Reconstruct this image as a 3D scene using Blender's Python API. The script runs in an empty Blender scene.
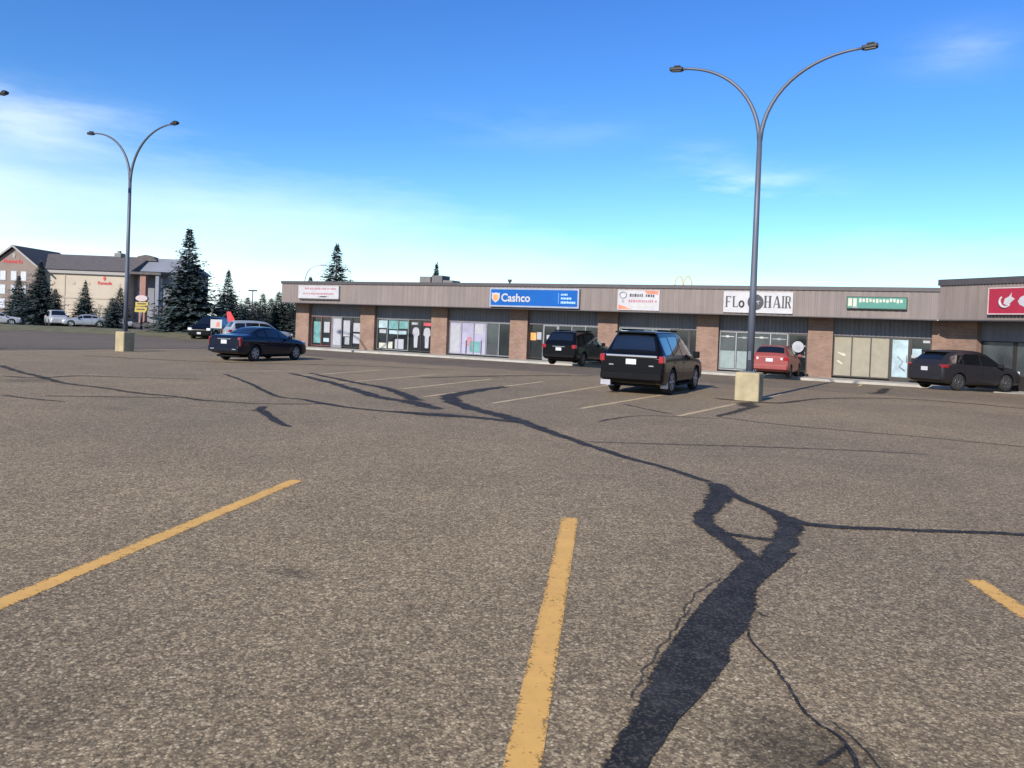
import bpy, bmesh, math, random
from mathutils import Vector, Matrix, noise

R = math.radians
scene = bpy.context.scene
COL = scene.collection

# ------------------------------------------------------------------ helpers
def link(o, parent=None):
    COL.objects.link(o)
    if parent is not None:
        o.parent = parent
    return o

def tag(o, label=None, cat=None, group=None, kind=None):
    if label: o['label'] = label
    if cat: o['category'] = cat
    if group: o['group'] = group
    if kind: o['kind'] = kind
    return o

def thing(name, label, cat, loc=(0, 0, 0), rz=0.0, group=None):
    o = bpy.data.objects.new(name, None)
    o.empty_display_size = 0.2
    o.location = loc
    o.rotation_euler = (0, 0, rz)
    link(o)
    return tag(o, label, cat, group)

class MB:
    """collects simple shapes into one mesh"""
    def __init__(self):
        self.bm = bmesh.new()
        self.slot = 0
    def face(self, pts, slot=None):
        vs = [self.bm.verts.new(p) for p in pts]
        f = self.bm.faces.new(vs)
        f.material_index = self.slot if slot is None else slot
        return f
    def box(self, x0, x1, y0, y1, z0, z1, bevel=0.0, M=None):
        cs = [(x0, y0, z0), (x1, y0, z0), (x1, y1, z0), (x0, y1, z0), (x0, y0, z1), (x1, y0, z1), (x1, y1, z1), (x0, y1, z1)]
        if M is not None:
            cs = [tuple(M @ Vector(c)) for c in cs]
        v = [self.bm.verts.new(c) for c in cs]
        fs = []
        for q in ((0, 3, 2, 1), (4, 5, 6, 7), (0, 1, 5, 4), (1, 2, 6, 5), (2, 3, 7, 6), (3, 0, 4, 7)):
            f = self.bm.faces.new([v[i] for i in q]); f.material_index = self.slot; fs.append(f)
        if bevel > 0:
            es = list({e for f in fs for e in f.edges})
            r = bmesh.ops.bevel(self.bm, geom=es, offset=bevel, segments=2, affect='EDGES', profile=0.5)
            for f in r['faces']: f.material_index = self.slot
        return self
    def tube(self, pts, rad, seg=10, cap=True, smooth=True):
        pts = [Vector(p) for p in pts]
        n = len(pts)
        rads = rad if isinstance(rad, (list, tuple)) else [rad] * n
        rings = []
        prev = None
        for i, p in enumerate(pts):
            t = (pts[min(i + 1, n - 1)] - pts[max(i - 1, 0)]).normalized()
            if prev is None:
                a = Vector((0, 0, 1)) if abs(t.z) < 0.9 else Vector((1, 0, 0))
                u = t.cross(a).normalized()
            else:
                u = (prev - t * prev.dot(t)).normalized()
            prev = u
            w = t.cross(u)
            rings.append([self.bm.verts.new(p + (u * math.cos(k * 2 * math.pi / seg) + w * math.sin(k * 2 * math.pi / seg)) * rads[i]) for k in range(seg)])
        for a, b in zip(rings, rings[1:]):
            for k in range(seg):
                f = self.bm.faces.new((a[k], a[(k + 1) % seg], b[(k + 1) % seg], b[k]))
                f.material_index = self.slot; f.smooth = smooth
        if cap:
            for rg in (rings[0], rings[-1]):
                f = self.bm.faces.new(rg); f.material_index = self.slot
        return self
    def prism(self, poly, y0, y1, M=None):
        """poly in (x,z), extruded y0..y1"""
        a = [Vector((x, y0, z)) for x, z in poly]; b = [Vector((x, y1, z)) for x, z in poly]
        if M is not None:
            a = [M @ v for v in a]; b = [M @ v for v in b]
        va = [self.bm.verts.new(p) for p in a]; vb = [self.bm.verts.new(p) for p in b]
        n = len(poly)
        fs = [self.bm.faces.new(va), self.bm.faces.new(list(reversed(vb)))]
        for i in range(n):
            fs.append(self.bm.faces.new((va[(i + 1) % n], va[i], vb[i], vb[(i + 1) % n])))
        for f in fs: f.material_index = self.slot
        return self
    def lathe(self, prof, seg=24, smooth=True):
        """profile of (radius, y) spun about the y axis"""
        rings = [[self.bm.verts.new((r * math.cos(k * 2 * math.pi / seg), y, r * math.sin(k * 2 * math.pi / seg))) for k in range(seg)] for r, y in prof]
        for a, b in zip(rings, rings[1:]):
            for k in range(seg):
                f = self.bm.faces.new((a[k], a[(k + 1) % seg], b[(k + 1) % seg], b[k])); f.material_index = self.slot; f.smooth = smooth
        for rg in (rings[0], rings[-1]):
            f = self.bm.faces.new(rg); f.material_index = self.slot
        return self
    def mesh(self, name, mats):
        bmesh.ops.recalc_face_normals(self.bm, faces=self.bm.faces)
        me = bpy.data.meshes.new(name)
        self.bm.to_mesh(me); self.bm.free()
        for m in (mats if isinstance(mats, (list, tuple)) else [mats]):
            me.materials.append(m)
        return me
    def build(self, name, mats, parent=None, loc=None, rz=None):
        o = bpy.data.objects.new(name, self.mesh(name, mats))
        if loc is not None: o.location = loc
        if rz is not None: o.rotation_euler = (0, 0, rz)
        return link(o, parent)

def text_mesh(s, size, sx=1.0, ext=0.012, shear=0.0, spacing=1.0, bold=0.0):
    cu = bpy.data.curves.new('lettering', 'FONT')
    cu.body = s; cu.size = size; cu.extrude = ext; cu.shear = shear; cu.space_character = spacing; cu.offset = bold
    cu.align_x = 'LEFT'; cu.resolution_u = 3
    o = bpy.data.objects.new('lettering', cu); COL.objects.link(o)
    bpy.context.view_layer.update()
    me = bpy.data.meshes.new_from_object(o.evaluated_get(bpy.context.evaluated_depsgraph_get()))
    bpy.data.objects.remove(o); bpy.data.curves.remove(cu)
    me.transform(Matrix.Diagonal((sx, 1, 1, 1)))
    return me

def add_text(parent, s, x, z, y, size, mat, sx=1.0, width=None, shear=0, bold=0.0, spacing=1.0, name='lettering'):
    me = text_mesh(s, size, sx, 0.012, shear, spacing, bold)
    xs = [v.co.x for v in me.vertices]
    if width:
        k = width / (max(xs) - min(xs)); me.transform(Matrix.Diagonal((k, 1, 1, 1)))
        xs = [v.co.x for v in me.vertices]
    me.transform(Matrix.Translation((x - min(xs), y, z)) @ Matrix.Rotation(R(90), 4, 'X'))
    me.materials.clear(); me.materials.append(mat)
    o = bpy.data.objects.new(name, me)
    return link(o, parent)

# ------------------------------------------------------------------ materials
def newmat(name):
    m = bpy.data.materials.new(name); m.use_nodes = True
    nt = m.node_tree
    return m, nt, nt.nodes['Principled BSDF'], nt.nodes['Material Output']

def N(nt, t, **kw):
    n = nt.nodes.new(t)
    for k, v in kw.items():
        if k.startswith('i_'):
            n.inputs[k[2:].replace('_', ' ')].default_value = v
        else:
            setattr(n, k, v)
    return n

def ramp(nt, fac, stops):
    r = nt.nodes.new('ShaderNodeValToRGB')
    el = r.color_ramp.elements
    while len(el) < len(stops): el.new(0.5)
    for e, (p, c) in zip(el, stops):
        e.position = p; e.color = (c[0], c[1], c[2], 1) if isinstance(c, (tuple, list)) else (c, c, c, 1)
    nt.links.new(fac, r.inputs[0])
    return r.outputs[0]

def mix(nt, a, b, fac, mode='MIX'):
    m = nt.nodes.new('ShaderNodeMix'); m.data_type = 'RGBA'; m.blend_type = mode
    for s, v in ((m.inputs[6], a), (m.inputs[7], b), (m.inputs[0], fac)):
        if hasattr(v, 'is_output'): nt.links.new(v, s)
        elif isinstance(v, (tuple, list)): s.default_value = (v[0], v[1], v[2], 1)
        else: s.default_value = v
    return m.outputs[2]

def math_(nt, op, a, b=0.0, c=0.0, clamp=False):
    m = nt.nodes.new('ShaderNodeMath'); m.operation = op; m.use_clamp = clamp
    for s, v in zip(m.inputs, (a, b, c)):
        if hasattr(v, 'is_output'): nt.links.new(v, s)
        else: s.default_value = v
    return m.outputs[0]

def objpos(nt, scale=(1, 1, 1), world=True):
    if world:
        g = nt.nodes.new('ShaderNodeNewGeometry'); src = g.outputs['Position']
    else:
        g = nt.nodes.new('ShaderNodeTexCoord'); src = g.outputs['Object']
    mp = nt.nodes.new('ShaderNodeMapping'); mp.inputs['Scale'].default_value = scale
    nt.links.new(src, mp.inputs['Vector'])
    return mp.outputs[0]

def tnoise(nt, vec, scale, detail=4, rough=0.55):
    n = nt.nodes.new('ShaderNodeTexNoise'); n.inputs['Scale'].default_value = scale
    n.inputs['Detail'].default_value = detail; n.inputs['Roughness'].default_value = rough
    nt.links.new(vec, n.inputs['Vector'])
    return n.outputs['Fac']

def simple(name, col, rough=0.6, metal=0.0, spec=0.5, coat=0.0, var=0.12, vscale=3.0, bump=0.0, bscale=40.0):
    m, nt, p, out = newmat(name)
    p.inputs['Roughness'].default_value = rough; p.inputs['Metallic'].default_value = metal
    p.inputs['Specular IOR Level'].default_value = spec; p.inputs['Coat Weight'].default_value = coat
    if coat: p.inputs['Coat Roughness'].default_value = 0.04
    v = objpos(nt, world=False)
    if var > 0:
        f = tnoise(nt, v, vscale, 5)
        lo = tuple(c * (1 - var) for c in col); hi = tuple(min(1, c * (1 + var)) for c in col)
        nt.links.new(ramp(nt, f, [(0.3, lo), (0.7, hi)]), p.inputs['Base Color'])
    else:
        p.inputs['Base Color'].default_value = (*col, 1)
    if bump > 0:
        b = nt.nodes.new('ShaderNodeBump'); b.inputs['Strength'].default_value = bump; b.inputs['Distance'].default_value = 0.02
        nt.links.new(tnoise(nt, v, bscale, 3), b.inputs['Height']); nt.links.new(b.outputs[0], p.inputs['Normal'])
    return m

def srgb(r, g, b):
    f = lambda c: ((c / 255 + 0.055) / 1.055) ** 2.4 if c > 10 else c / 255 / 12.92
    return (f(r), f(g), f(b))

# asphalt: worn aggregate, paler stones in a dark binder
def asphalt_material():
    m, nt, p, out = newmat('worn_asphalt')
    pos = objpos(nt)
    def vor(scale, feature='F1'):
        v = nt.nodes.new('ShaderNodeTexVoronoi'); v.feature = feature; v.inputs['Scale'].default_value = scale
        nt.links.new(pos, v.inputs['Vector']); return v
    v1 = vor(74.0); v2 = vor(40.0)
    sep = nt.nodes.new('ShaderNodeSeparateColor'); nt.links.new(v1.outputs['Color'], sep.inputs[0])
    sep2 = nt.nodes.new('ShaderNodeSeparateColor'); nt.links.new(v2.outputs['Color'], sep2.inputs[0])
    stone = ramp(nt, sep.outputs[0], [(0.0, (.105, .081, .052)), (0.40, (.200, .154, .098)), (0.70, (.300, .228, .144)), (0.92, (.52, .41, .265)), (1.0, (.72, .60, .42))])
    big = ramp(nt, sep2.outputs[1], [(0.0, (.110, .087, .058)), (0.50, (.205, .158, .102)), (0.84, (.37, .285, .185)), (1.0, (.60, .49, .33))])
    c = mix(nt, stone, big, 0.45)
    # gaps between the stones
    gap = ramp(nt, v1.outputs['Distance'], [(0.35, 1.04), (0.8, 0.66)])
    c = mix(nt, c, gap, 1.0, 'MULTIPLY')
    c = mix(nt, c, (1.0, .965, .895), 1.0, 'MULTIPLY')
    # patchy wear
    w1 = ramp(nt, tnoise(nt, pos, 0.55, 6, 0.6), [(0.3, 0.90), (0.7, 1.13)])
    c = mix(nt, c, w1, 1.0, 'MULTIPLY')
    w2 = ramp(nt, tnoise(nt, pos, 0.09, 4, 0.6), [(0.32, (.86, .855, .88)), (0.68, (1.12, 1.10, 1.05))])
    c = mix(nt, c, w2, 1.0, 'MULTIPLY')
    w3 = ramp(nt, tnoise(nt, pos, 4.5, 4, 0.7), [(0.36, 0.93), (0.62, 1.07)])
    c = mix(nt, c, w3, 1.0, 'MULTIPLY')
    # newer, darker drive lanes: along the shops and at the far left
    xyz = nt.nodes.new('ShaderNodeSeparateXYZ'); nt.links.new(pos, xyz.inputs[0])
    wob = math_(nt, 'MULTIPLY', math_(nt, 'SUBTRACT', tnoise(nt, pos, 0.35, 4), 0.5), 2.0)
    yy = math_(nt, 'ADD', xyz.outputs[1], wob); xx = math_(nt, 'ADD', xyz.outputs[0], wob)
    a = nt.nodes.new('ShaderNodeMapRange'); a.inputs[1].default_value = -12.6; a.inputs[2].default_value = -11.4; nt.links.new(yy, a.inputs[0])
    b = nt.nodes.new('ShaderNodeMapRange'); b.inputs[1].default_value = -30.5; b.inputs[2].default_value = -31.7; nt.links.new(xx, b.inputs[0])
    fade = nt.nodes.new('ShaderNodeMapRange'); fade.inputs[1].default_value = 8; fade.inputs[2].default_value = -12; fade.inputs[3].default_value = 0.45; nt.links.new(xyz.outputs[0], fade.inputs[0])
    lane = math_(nt, 'MULTIPLY', math_(nt, 'MAXIMUM', a.outputs[0], b.outputs[0]), fade.outputs[0])
    c = mix(nt, c, mix(nt, c, (.60, .62, .72), 1.0, 'MULTIPLY'), lane)
    # oil marks and damp blotches: small, scattered
    o = ramp(nt, tnoise(nt, pos, 0.33, 3, 0.4), [(0.70, 1.0), (0.76, 0.72)])
    c = mix(nt, c, o, 1.0, 'MULTIPLY')
    for (sx, sy, r, dark, el) in ((0.28, -38.7, 0.30, 0.62, 0.5), (3.98, -39.35, 0.45, 0.5, 1.0), (-9.6, -33.0, 0.5, 0.8, 0.7), (-16.5, -30.6, 0.9, 0.6, 1.0), (-4.6, -29.0, 0.9, 0.7, 1.0)):
        d = nt.nodes.new('ShaderNodeVectorMath'); d.operation = 'SUBTRACT'; d.inputs[1].default_value = (sx, sy, 0); nt.links.new(pos, d.inputs[0])
        s = nt.nodes.new('ShaderNodeVectorMath'); s.operation = 'MULTIPLY'; s.inputs[1].default_value = (1, 1 / el, 0); nt.links.new(d.outputs[0], s.inputs[0])
        l = nt.nodes.new('ShaderNodeVectorMath'); l.operation = 'LENGTH'; nt.links.new(s.outputs[0], l.inputs[0])
        q = math_(nt, 'ADD', l.outputs['Value'], math_(nt, 'MULTIPLY', math_(nt, 'SUBTRACT', tnoise(nt, pos, 6.0, 5, 0.7), 0.5), r * 1.6))
        c = mix(nt, c, ramp(nt, math_(nt, 'DIVIDE', q, r), [(0.3, dark), (1.0, 1.0)]), 1.0, 'MULTIPLY')
    nt.links.new(c, p.inputs['Base Color'])
    p.inputs['Roughness'].default_value = 0.85; p.inputs['Specular IOR Level'].default_value = 0.3
    bp = nt.nodes.new('ShaderNodeBump'); bp.inputs['Strength'].default_value = 0.4; bp.inputs['Distance'].default_value = 0.004; bp.invert = True
    nt.links.new(v1.outputs['Distance'], bp.inputs['Height']); nt.links.new(bp.outputs[0], p.inputs['Normal'])
    return m

def paint_material(name, col, wear_lo, wear_hi):
    """road paint with chips showing the asphalt"""
    m, nt, p, out = newmat(name)
    pos = objpos(nt)
    f = tnoise(nt, pos, 5.0, 6, 0.65)
    nt.links.new(ramp(nt, f, [(0.3, tuple(c * 0.82 for c in col)), (0.7, col)]), p.inputs['Base Color'])
    p.inputs['Roughness'].default_value = 0.7
    v = nt.nodes.new('ShaderNodeTexVoronoi'); v.inputs['Scale'].default_value = 74; nt.links.new(pos, v.inputs['Vector'])
    sep = nt.nodes.new('ShaderNodeSeparateColor'); nt.links.new(v.outputs['Color'], sep.inputs[0])
    ed = nt.nodes.new('ShaderNodeAttribute'); ed.attribute_name = 'edge'
    k = math_(nt, 'ADD', math_(nt, 'MULTIPLY', sep.outputs[0], 0.35), math_(nt, 'MULTIPLY', tnoise(nt, pos, 9.0, 6, 0.75), 0.9))
    k = math_(nt, 'ADD', k, math_(nt, 'MULTIPLY', math_(nt, 'MINIMUM', ed.outputs['Fac'], 0.5), 0.5))
    k = math_(nt, 'ADD', k, math_(nt, 'MULTIPLY', math_(nt, 'SUBTRACT', tnoise(nt, pos, 1.3, 4, 0.6), 0.5), 0.45))
    mr = nt.nodes.new('ShaderNodeMapRange'); mr.inputs[1].default_value = wear_lo; mr.inputs[2].default_value = wear_hi; nt.links.new(k, mr.inputs[0])
    tr = nt.nodes.new('ShaderNodeBsdfTransparent'); ms = nt.nodes.new('ShaderNodeMixShader')
    nt.links.new(mr.outputs[0], ms.inputs[0]); nt.links.new(tr.outputs[0], ms.inputs[1]); nt.links.new(p.outputs[0], ms.inputs[2])
    nt.links.new(ms.outputs[0], out.inputs[0])
    return m

def tar_material(name='crack_tar', strength=1.0):
    m, nt, p, out = newmat(name)
    pos = objpos(nt)
    f = tnoise(nt, pos, 3.0, 6, 0.65)
    c = ramp(nt, f, [(0.32, (.012, .012, .013)), (0.5, (.022, .021, .022)), (0.72, (.055, .052, .052))])
    v = nt.nodes.new('ShaderNodeTexVoronoi'); v.inputs['Scale'].default_value = 74; nt.links.new(pos, v.inputs['Vector'])
    sep = nt.nodes.new('ShaderNodeSeparateColor'); nt.links.new(v.outputs['Color'], sep.inputs[0])
    c = mix(nt, c, (.085, .082, .085), ramp(nt, tnoise(nt, pos, 1.9, 5, 0.7), [(0.52, 0.0), (0.72, 0.8)]))
    c = mix(nt, c, ramp(nt, sep.outputs[0], [(0.6, (.02, .018, .016)), (1.0, (.15, .125, .10))]), 0.42)
    nt.links.new(c, p.inputs['Base Color'])
    p.inputs['Roughness'].default_value = 0.8; p.inputs['Specular IOR Level'].default_value = 0.2
    ed = nt.nodes.new('ShaderNodeAttribute'); ed.attribute_name = 'edge'
    n1 = math_(nt, 'SUBTRACT', tnoise(nt, pos, 13.0, 7, 0.75), 0.5)
    n2 = math_(nt, 'SUBTRACT', sep.outputs[1], 0.5)
    k = math_(nt, 'ADD', math_(nt, 'ADD', ed.outputs['Fac'], math_(nt, 'MULTIPLY', n1, 1.9)), math_(nt, 'MULTIPLY', n2, 0.45))
    mr = nt.nodes.new('ShaderNodeMapRange'); mr.inputs[1].default_value = 0.26; mr.inputs[2].default_value = 0.62; mr.inputs[4].default_value = strength; nt.links.new(k, mr.inputs[0])
    tr = nt.nodes.new('ShaderNodeBsdfTransparent'); ms = nt.nodes.new('ShaderNodeMixShader')
    nt.links.new(mr.outputs[0], ms.inputs[0]); nt.links.new(tr.outputs[0], ms.inputs[1]); nt.links.new(p.outputs[0], ms.inputs[2])
    nt.links.new(ms.outputs[0], out.inputs[0])
    bp = nt.nodes.new('ShaderNodeBump'); bp.inputs['Strength'].default_value = 0.4; bp.inputs['Distance'].default_value = 0.006
    nt.links.new(tnoise(nt, pos, 30, 4), bp.inputs['Height']); nt.links.new(bp.outputs[0], p.inputs['Normal'])
    return m

def brick_material(name, c1, c2, mortar, sc=1.0):
    m, nt, p, out = newmat(name)
    tc = nt.nodes.new('ShaderNodeTexCoord')
    sx = nt.nodes.new('ShaderNodeSeparateXYZ'); nt.links.new(tc.outputs['Object'], sx.inputs[0])
    cb = nt.nodes.new('ShaderNodeCombineXYZ')
    nt.links.new(math_(nt, 'ADD', sx.outputs[0], sx.outputs[1]), cb.inputs[0]); nt.links.new(sx.outputs[2], cb.inputs[1])
    b = nt.nodes.new('ShaderNodeTexBrick'); b.inputs['Scale'].default_value = sc
    b.inputs['Color1'].default_value = (*c1, 1); b.inputs['Color2'].default_value = (*c2, 1); b.inputs['Mortar'].default_value = (*mortar, 1)
    b.inputs['Brick Width'].default_value = 0.22; b.inputs['Row Height'].default_value = 0.075; b.inputs['Mortar Size'].default_value = 0.006
    nt.links.new(cb.outputs[0], b.inputs['Vector'])
    w = ramp(nt, tnoise(nt, tc.outputs['Object'], 1.3, 5), [(0.3, 0.82), (0.7, 1.14)])
    c = mix(nt, b.outputs['Color'], w, 1.0, 'MULTIPLY')
    nt.links.new(c, p.inputs['Base Color']); p.inputs['Roughness'].default_value = 0.9
    return m

def siding_material(name, col, period=0.15):
    """vertically ribbed metal siding with faint panel-to-panel and streak variation"""
    m, nt, p, out = newmat(name)
    tc = nt.nodes.new('ShaderNodeTexCoord')
    st = nt.nodes.new('ShaderNodeMapping'); st.inputs['Scale'].default_value = (4.0, 4.0, 0.25); nt.links.new(tc.outputs['Object'], st.inputs['Vector'])
    f = tnoise(nt, st.outputs[0], 1.0, 5, 0.6)
    g = tnoise(nt, tc.outputs['Object'], 0.6, 4)
    c = ramp(nt, f, [(0.3, tuple(v * 0.86 for v in col)), (0.7, tuple(v * 1.1 for v in col))])
    c = mix(nt, c, ramp(nt, g, [(0.35, (.92, .92, .94)), (0.65, (1.06, 1.04, 1.02))]), 1.0, 'MULTIPLY')
    nt.links.new(c, p.inputs['Base Color']); p.inputs['Roughness'].default_value = 0.62; p.inputs['Specular IOR Level'].default_value = 0.3
    return m

M = {}
M['asphalt'] = asphalt_material()
M['yellow_paint'] = paint_material('yellow_road_paint', (.76, .42, .105), 0.50, 0.72)
M['white_paint'] = paint_material('faded_road_paint', (.62, .46, .25), 0.46, 0.86)
M['tar'] = tar_material()
M['tar_faint'] = tar_material('crack_tar_worn', 0.66)
M['concrete'] = simple('sidewalk_concrete', (.36, .34, .30), 0.9, var=0.2, vscale=1.2, bump=0.3)
M['brick'] = brick_material('salmon_brick', (.245, .152, .112), (.195, .112, .082), (.23, .185, .15))
M['siding'] = siding_material('tan_ribbed_siding', (.200, .167, .153))
M['siding_dark'] = siding_material('grey_ribbed_siding', (.17, .165, .175))
M['flashing'] = simple('dark_roof_flashing', (.060, .052, .055), 0.5, var=0.1)
M['roofing'] = simple('roof_gravel', (.20, .19, .18), 0.95, var=0.2, vscale=2)
M['soffit'] = simple('soffit_panel', (.12, .115, .115), 0.8)
M['alu'] = simple('aluminium_frame', (.26, .265, .275), 0.4, metal=0.6)
M['bronze'] = simple('dark_bronze_frame', (.045, .040, .038), 0.45, metal=0.4)
M['red_frame'] = simple('maroon_frame', (.16, .05, .05), 0.5)
M['glass'] = simple('shop_glass', (.016, .020, .022), 0.06, spec=0.55, var=0.5, vscale=0.8)
M['glass_grey'] = simple('greyish_shop_glass', (.055, .065, .068), 0.10, spec=0.5, var=0.5, vscale=0.7)
M['frost'] = simple('frosted_film', (.20, .25, .245), 0.5, var=0.15)
M['blind'] = simple('beige_roller_blind', (.26, .235, .18), 0.75, var=0.1)
M['poster_white'] = simple('white_poster', (.33, .33, .36), 0.5, var=0.1)
M['poster_teal'] = simple('teal_poster', (.11, .25, .25), 0.5, var=0.35, vscale=2.5)
M['poster_lilac'] = simple('lilac_window_film', (.32, .30, .41), 0.4, var=0.18, vscale=1.6)
M['poster_red'] = simple('red_poster', (.45, .06, .08), 0.5, var=0.3)
M['poster_orange'] = simple('orange_poster', (.75, .30, .08), 0.5, var=0.2)
M['poster_ice'] = simple('pale_blue_poster', (.32, .42, .46), 0.4, var=0.25, vscale=2)
M['white'] = simple('white_sign_face', (.42, .41, .42), 0.45, var=0.08)
M['blue_sign'] = simple('blue_sign_face', (.002, .085, .33), 0.55, spec=.2, var=0.1, vscale=1.0)
M['blue_pale'] = simple('pale_blue_lettering', (.35, .55, .85), 0.5, var=0.05)
M['silver'] = simple('silver_sign_frame', (.34, .36, .42), 0.35, metal=0.4)
M['orange'] = simple('orange_emblem', (.80, .27, .10), 0.5, var=0.15)
M['pink'] = simple('faded_pink_print', (.36, .16, .19), 0.6, var=0.15)
M['salmon'] = simple('salmon_print', (.58, .20, .12), 0.6, var=0.3)
M['charcoal'] = simple('charcoal_print', (.035, .037, .042), 0.6, var=0.15)
M['grey_print'] = simple('grey_print', (.26, .27, .29), 0.6, var=0.25)
M['green_sign'] = simple('green_sign_face', (.045, .20, .155), 0.4, var=0.1)
M['green_dark'] = simple('dark_green_sign_frame', (.015, .05, .04), 0.5, var=0.1)
M['cream'] = simple('cream_lettering', (.46, .45, .37), 0.5, var=0.08)
M['red_sign'] = simple('red_sign_face', (.31, .012, .036), 0.35, var=0.06)
M['pole'] = simple('painted_steel_pole', (.095, .108, .14), 0.5, metal=0.2, var=0.15, vscale=1.0)
M['lamp_head'] = simple('lamp_housing', (.018, .018, .020), 0.6, metal=0.1)
M['lens'] = simple('lamp_lens', (.08, .085, .09), 0.3)
M['base_yellow'] = simple('faded_yellow_concrete', (.34, .28, .17), 0.9, var=0.22, vscale=2.5, bump=0.25)
M['hvac'] = simple('galvanised_housing', (.15, .14, .135), 0.55, metal=0.2)
M['arch'] = simple('pale_yellow_arch', (.50, .40, .16), 0.5)
M['rubber'] = simple('tyre_rubber', (.018, .018, .019), 0.85, var=0.2)
M['rim'] = simple('alloy_rim', (.46, .47, .49), 0.3, metal=0.7)
M['rim_dark'] = simple('grey_rim', (.12, .12, .125), 0.4, metal=0.6)
M['lining'] = simple('black_plastic', (.006, .006, .007), 0.7, spec=0.12, var=0.2)
M['car_glass'] = simple('tinted_glass', (.006, .007, .009), 0.03, spec=0.8, coat=0.5, var=0)
M['tail_red'] = simple('tail_lamp_red', (.27, .012, .02), 0.15, coat=0.6, var=0.2, vscale=12)
M['lamp_clear'] = simple('clear_lamp', (.70, .70, .72), 0.12, coat=0.6, var=0.1)
M['chrome'] = simple('chrome_trim', (.72, .72, .74), 0.15, metal=0.9, var=0)
M['plate'] = simple('licence_plate', (.48, .48, .50), 0.45, var=0.08, vscale=14)
def carpaint(name, col, rough=0.28, metal=0.35, spec=.3, coat=.4):
    return simple(name, col, rough, metal=metal, spec=spec, coat=coat, var=0.05, vscale=2)
M['navy'] = carpaint('navy_car_paint', (.003, .006, .017), .22, .1)
M['black'] = carpaint('black_car_paint', (.003, .0035, .005), .25, 0.0, .15, .2)
M['charcoal_car'] = carpaint('charcoal_car_paint', (.026, .024, .028), 0.35, .3, .25, .3)
M['red_car'] = carpaint('dusty_red_car_paint', (.25, .060, .055), 0.45, 0.15)
M['silver_car'] = carpaint('silver_car_paint', (.42, .43, .45), 0.35, 0.5)
M['white_car'] = carpaint('white_car_paint', (.37, .37, .39), 0.3, 0.0)
M['bark'] = simple('grey_bark', (.10, .085, .075), 0.95, var=0.3, vscale=4)
M['twig'] = simple('bare_twigs', (.13, .105, .095), 0.95, var=0.25)
M['cream_stucco'] = simple('cream_stucco', (.43, .37, .29), 0.9, var=0.06, vscale=0.4)
M['brown_stucco'] = simple('taupe_stucco', (.225, .175, .15), 0.9, var=0.08, vscale=0.5)
M['grey_stucco'] = simple('grey_stucco', (.20, .21, .24), 0.9, var=0.1, vscale=0.4)
M['band'] = simple('tan_band', (.40, .34, .27), 0.9, var=0.05)
M['shingle'] = simple('brown_grey_shingles', (.10, .088, .086), 0.9, var=0.2, vscale=1.5)
M['trim_pale'] = simple('pale_roof_trim', (.30, .28, .265), 0.7, var=0.05)
M['hotel_pane'] = simple('pale_window_pane', (.50, .52, .55), 0.25, var=0.15)
M['hotel_pane_blue'] = simple('bluish_window_pane', (.30, .35, .42), 0.2, var=0.15)
M['logo_red'] = simple('red_logo', (.50, .035, .04), 0.5)
M['pier_brick'] = simple('reddish_pier_brick', (.28, .15, .12), 0.9, var=0.12)
M['yellow_sign'] = simple('yellow_sign_panel', (.42, .31, .06), 0.45, var=0.1)
M['pink_sign'] = simple('pale_pink_sign_panel', (.46, .36, .36), 0.5, var=0.1)
M['flag_red'] = simple('red_flag_cloth', (.60, .05, .06), 0.8, var=0.15)

def needle_material(name, dark, light):
    m, nt, p, out = newmat(name)
    pos = objpos(nt)
    f = tnoise(nt, pos, 2.2, 5, 0.7)
    nt.links.new(ramp(nt, f, [(0.30, dark), (0.72, light)]), p.inputs['Base Color'])
    p.inputs['Roughness'].default_value = 0.85; p.inputs['Specular IOR Level'].default_value = 0.2
    return m
M['spruce'] = needle_material('blue_spruce_needles', (.030, .048, .050), (.080, .108, .105))
M['spruce_far'] = needle_material('green_spruce_needles', (.034, .050, .046), (.078, .10, .088))
M['grass'] = simple('dry_autumn_grass', (.125, .110, .048), 0.95, var=0.35, vscale=0.8, bump=0.5, bscale=8)

# ------------------------------------------------------------------ ground
def smooth(t):
    t = min(1.0, max(0.0, t)); return t * t * (3 - 2 * t)
def gz(y):
    """the lot dips a little towards the shops"""
    return -0.16 * smooth((y + 6.0) / 4.5)

b = MB()
ys = [-400, -120, -60, -45, -30, -20, -10, -6] + [-6 + 0.375 * i for i in range(1, 12)] + [-1.5, 10, 40, 120, 400, 1200]
xs = [-1200, -400, -160, -80, -50, -35, -25, -15, -8, -4, 0, 4, 8, 15, 30, 60, 120, 300, 800]
grid = [[b.bm.verts.new((x, y, gz(y))) for x in xs] for y in ys]
for r0, r1 in zip(grid, grid[1:]):
    for i in range(len(xs) - 1):
        b.bm.faces.new((r0[i], r0[i + 1], r1[i + 1], r1[i]))
ground = b.build('ground', M['asphalt'])
tag(ground, 'worn brown grey asphalt of the parking lot', None, None, 'structure')

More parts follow.
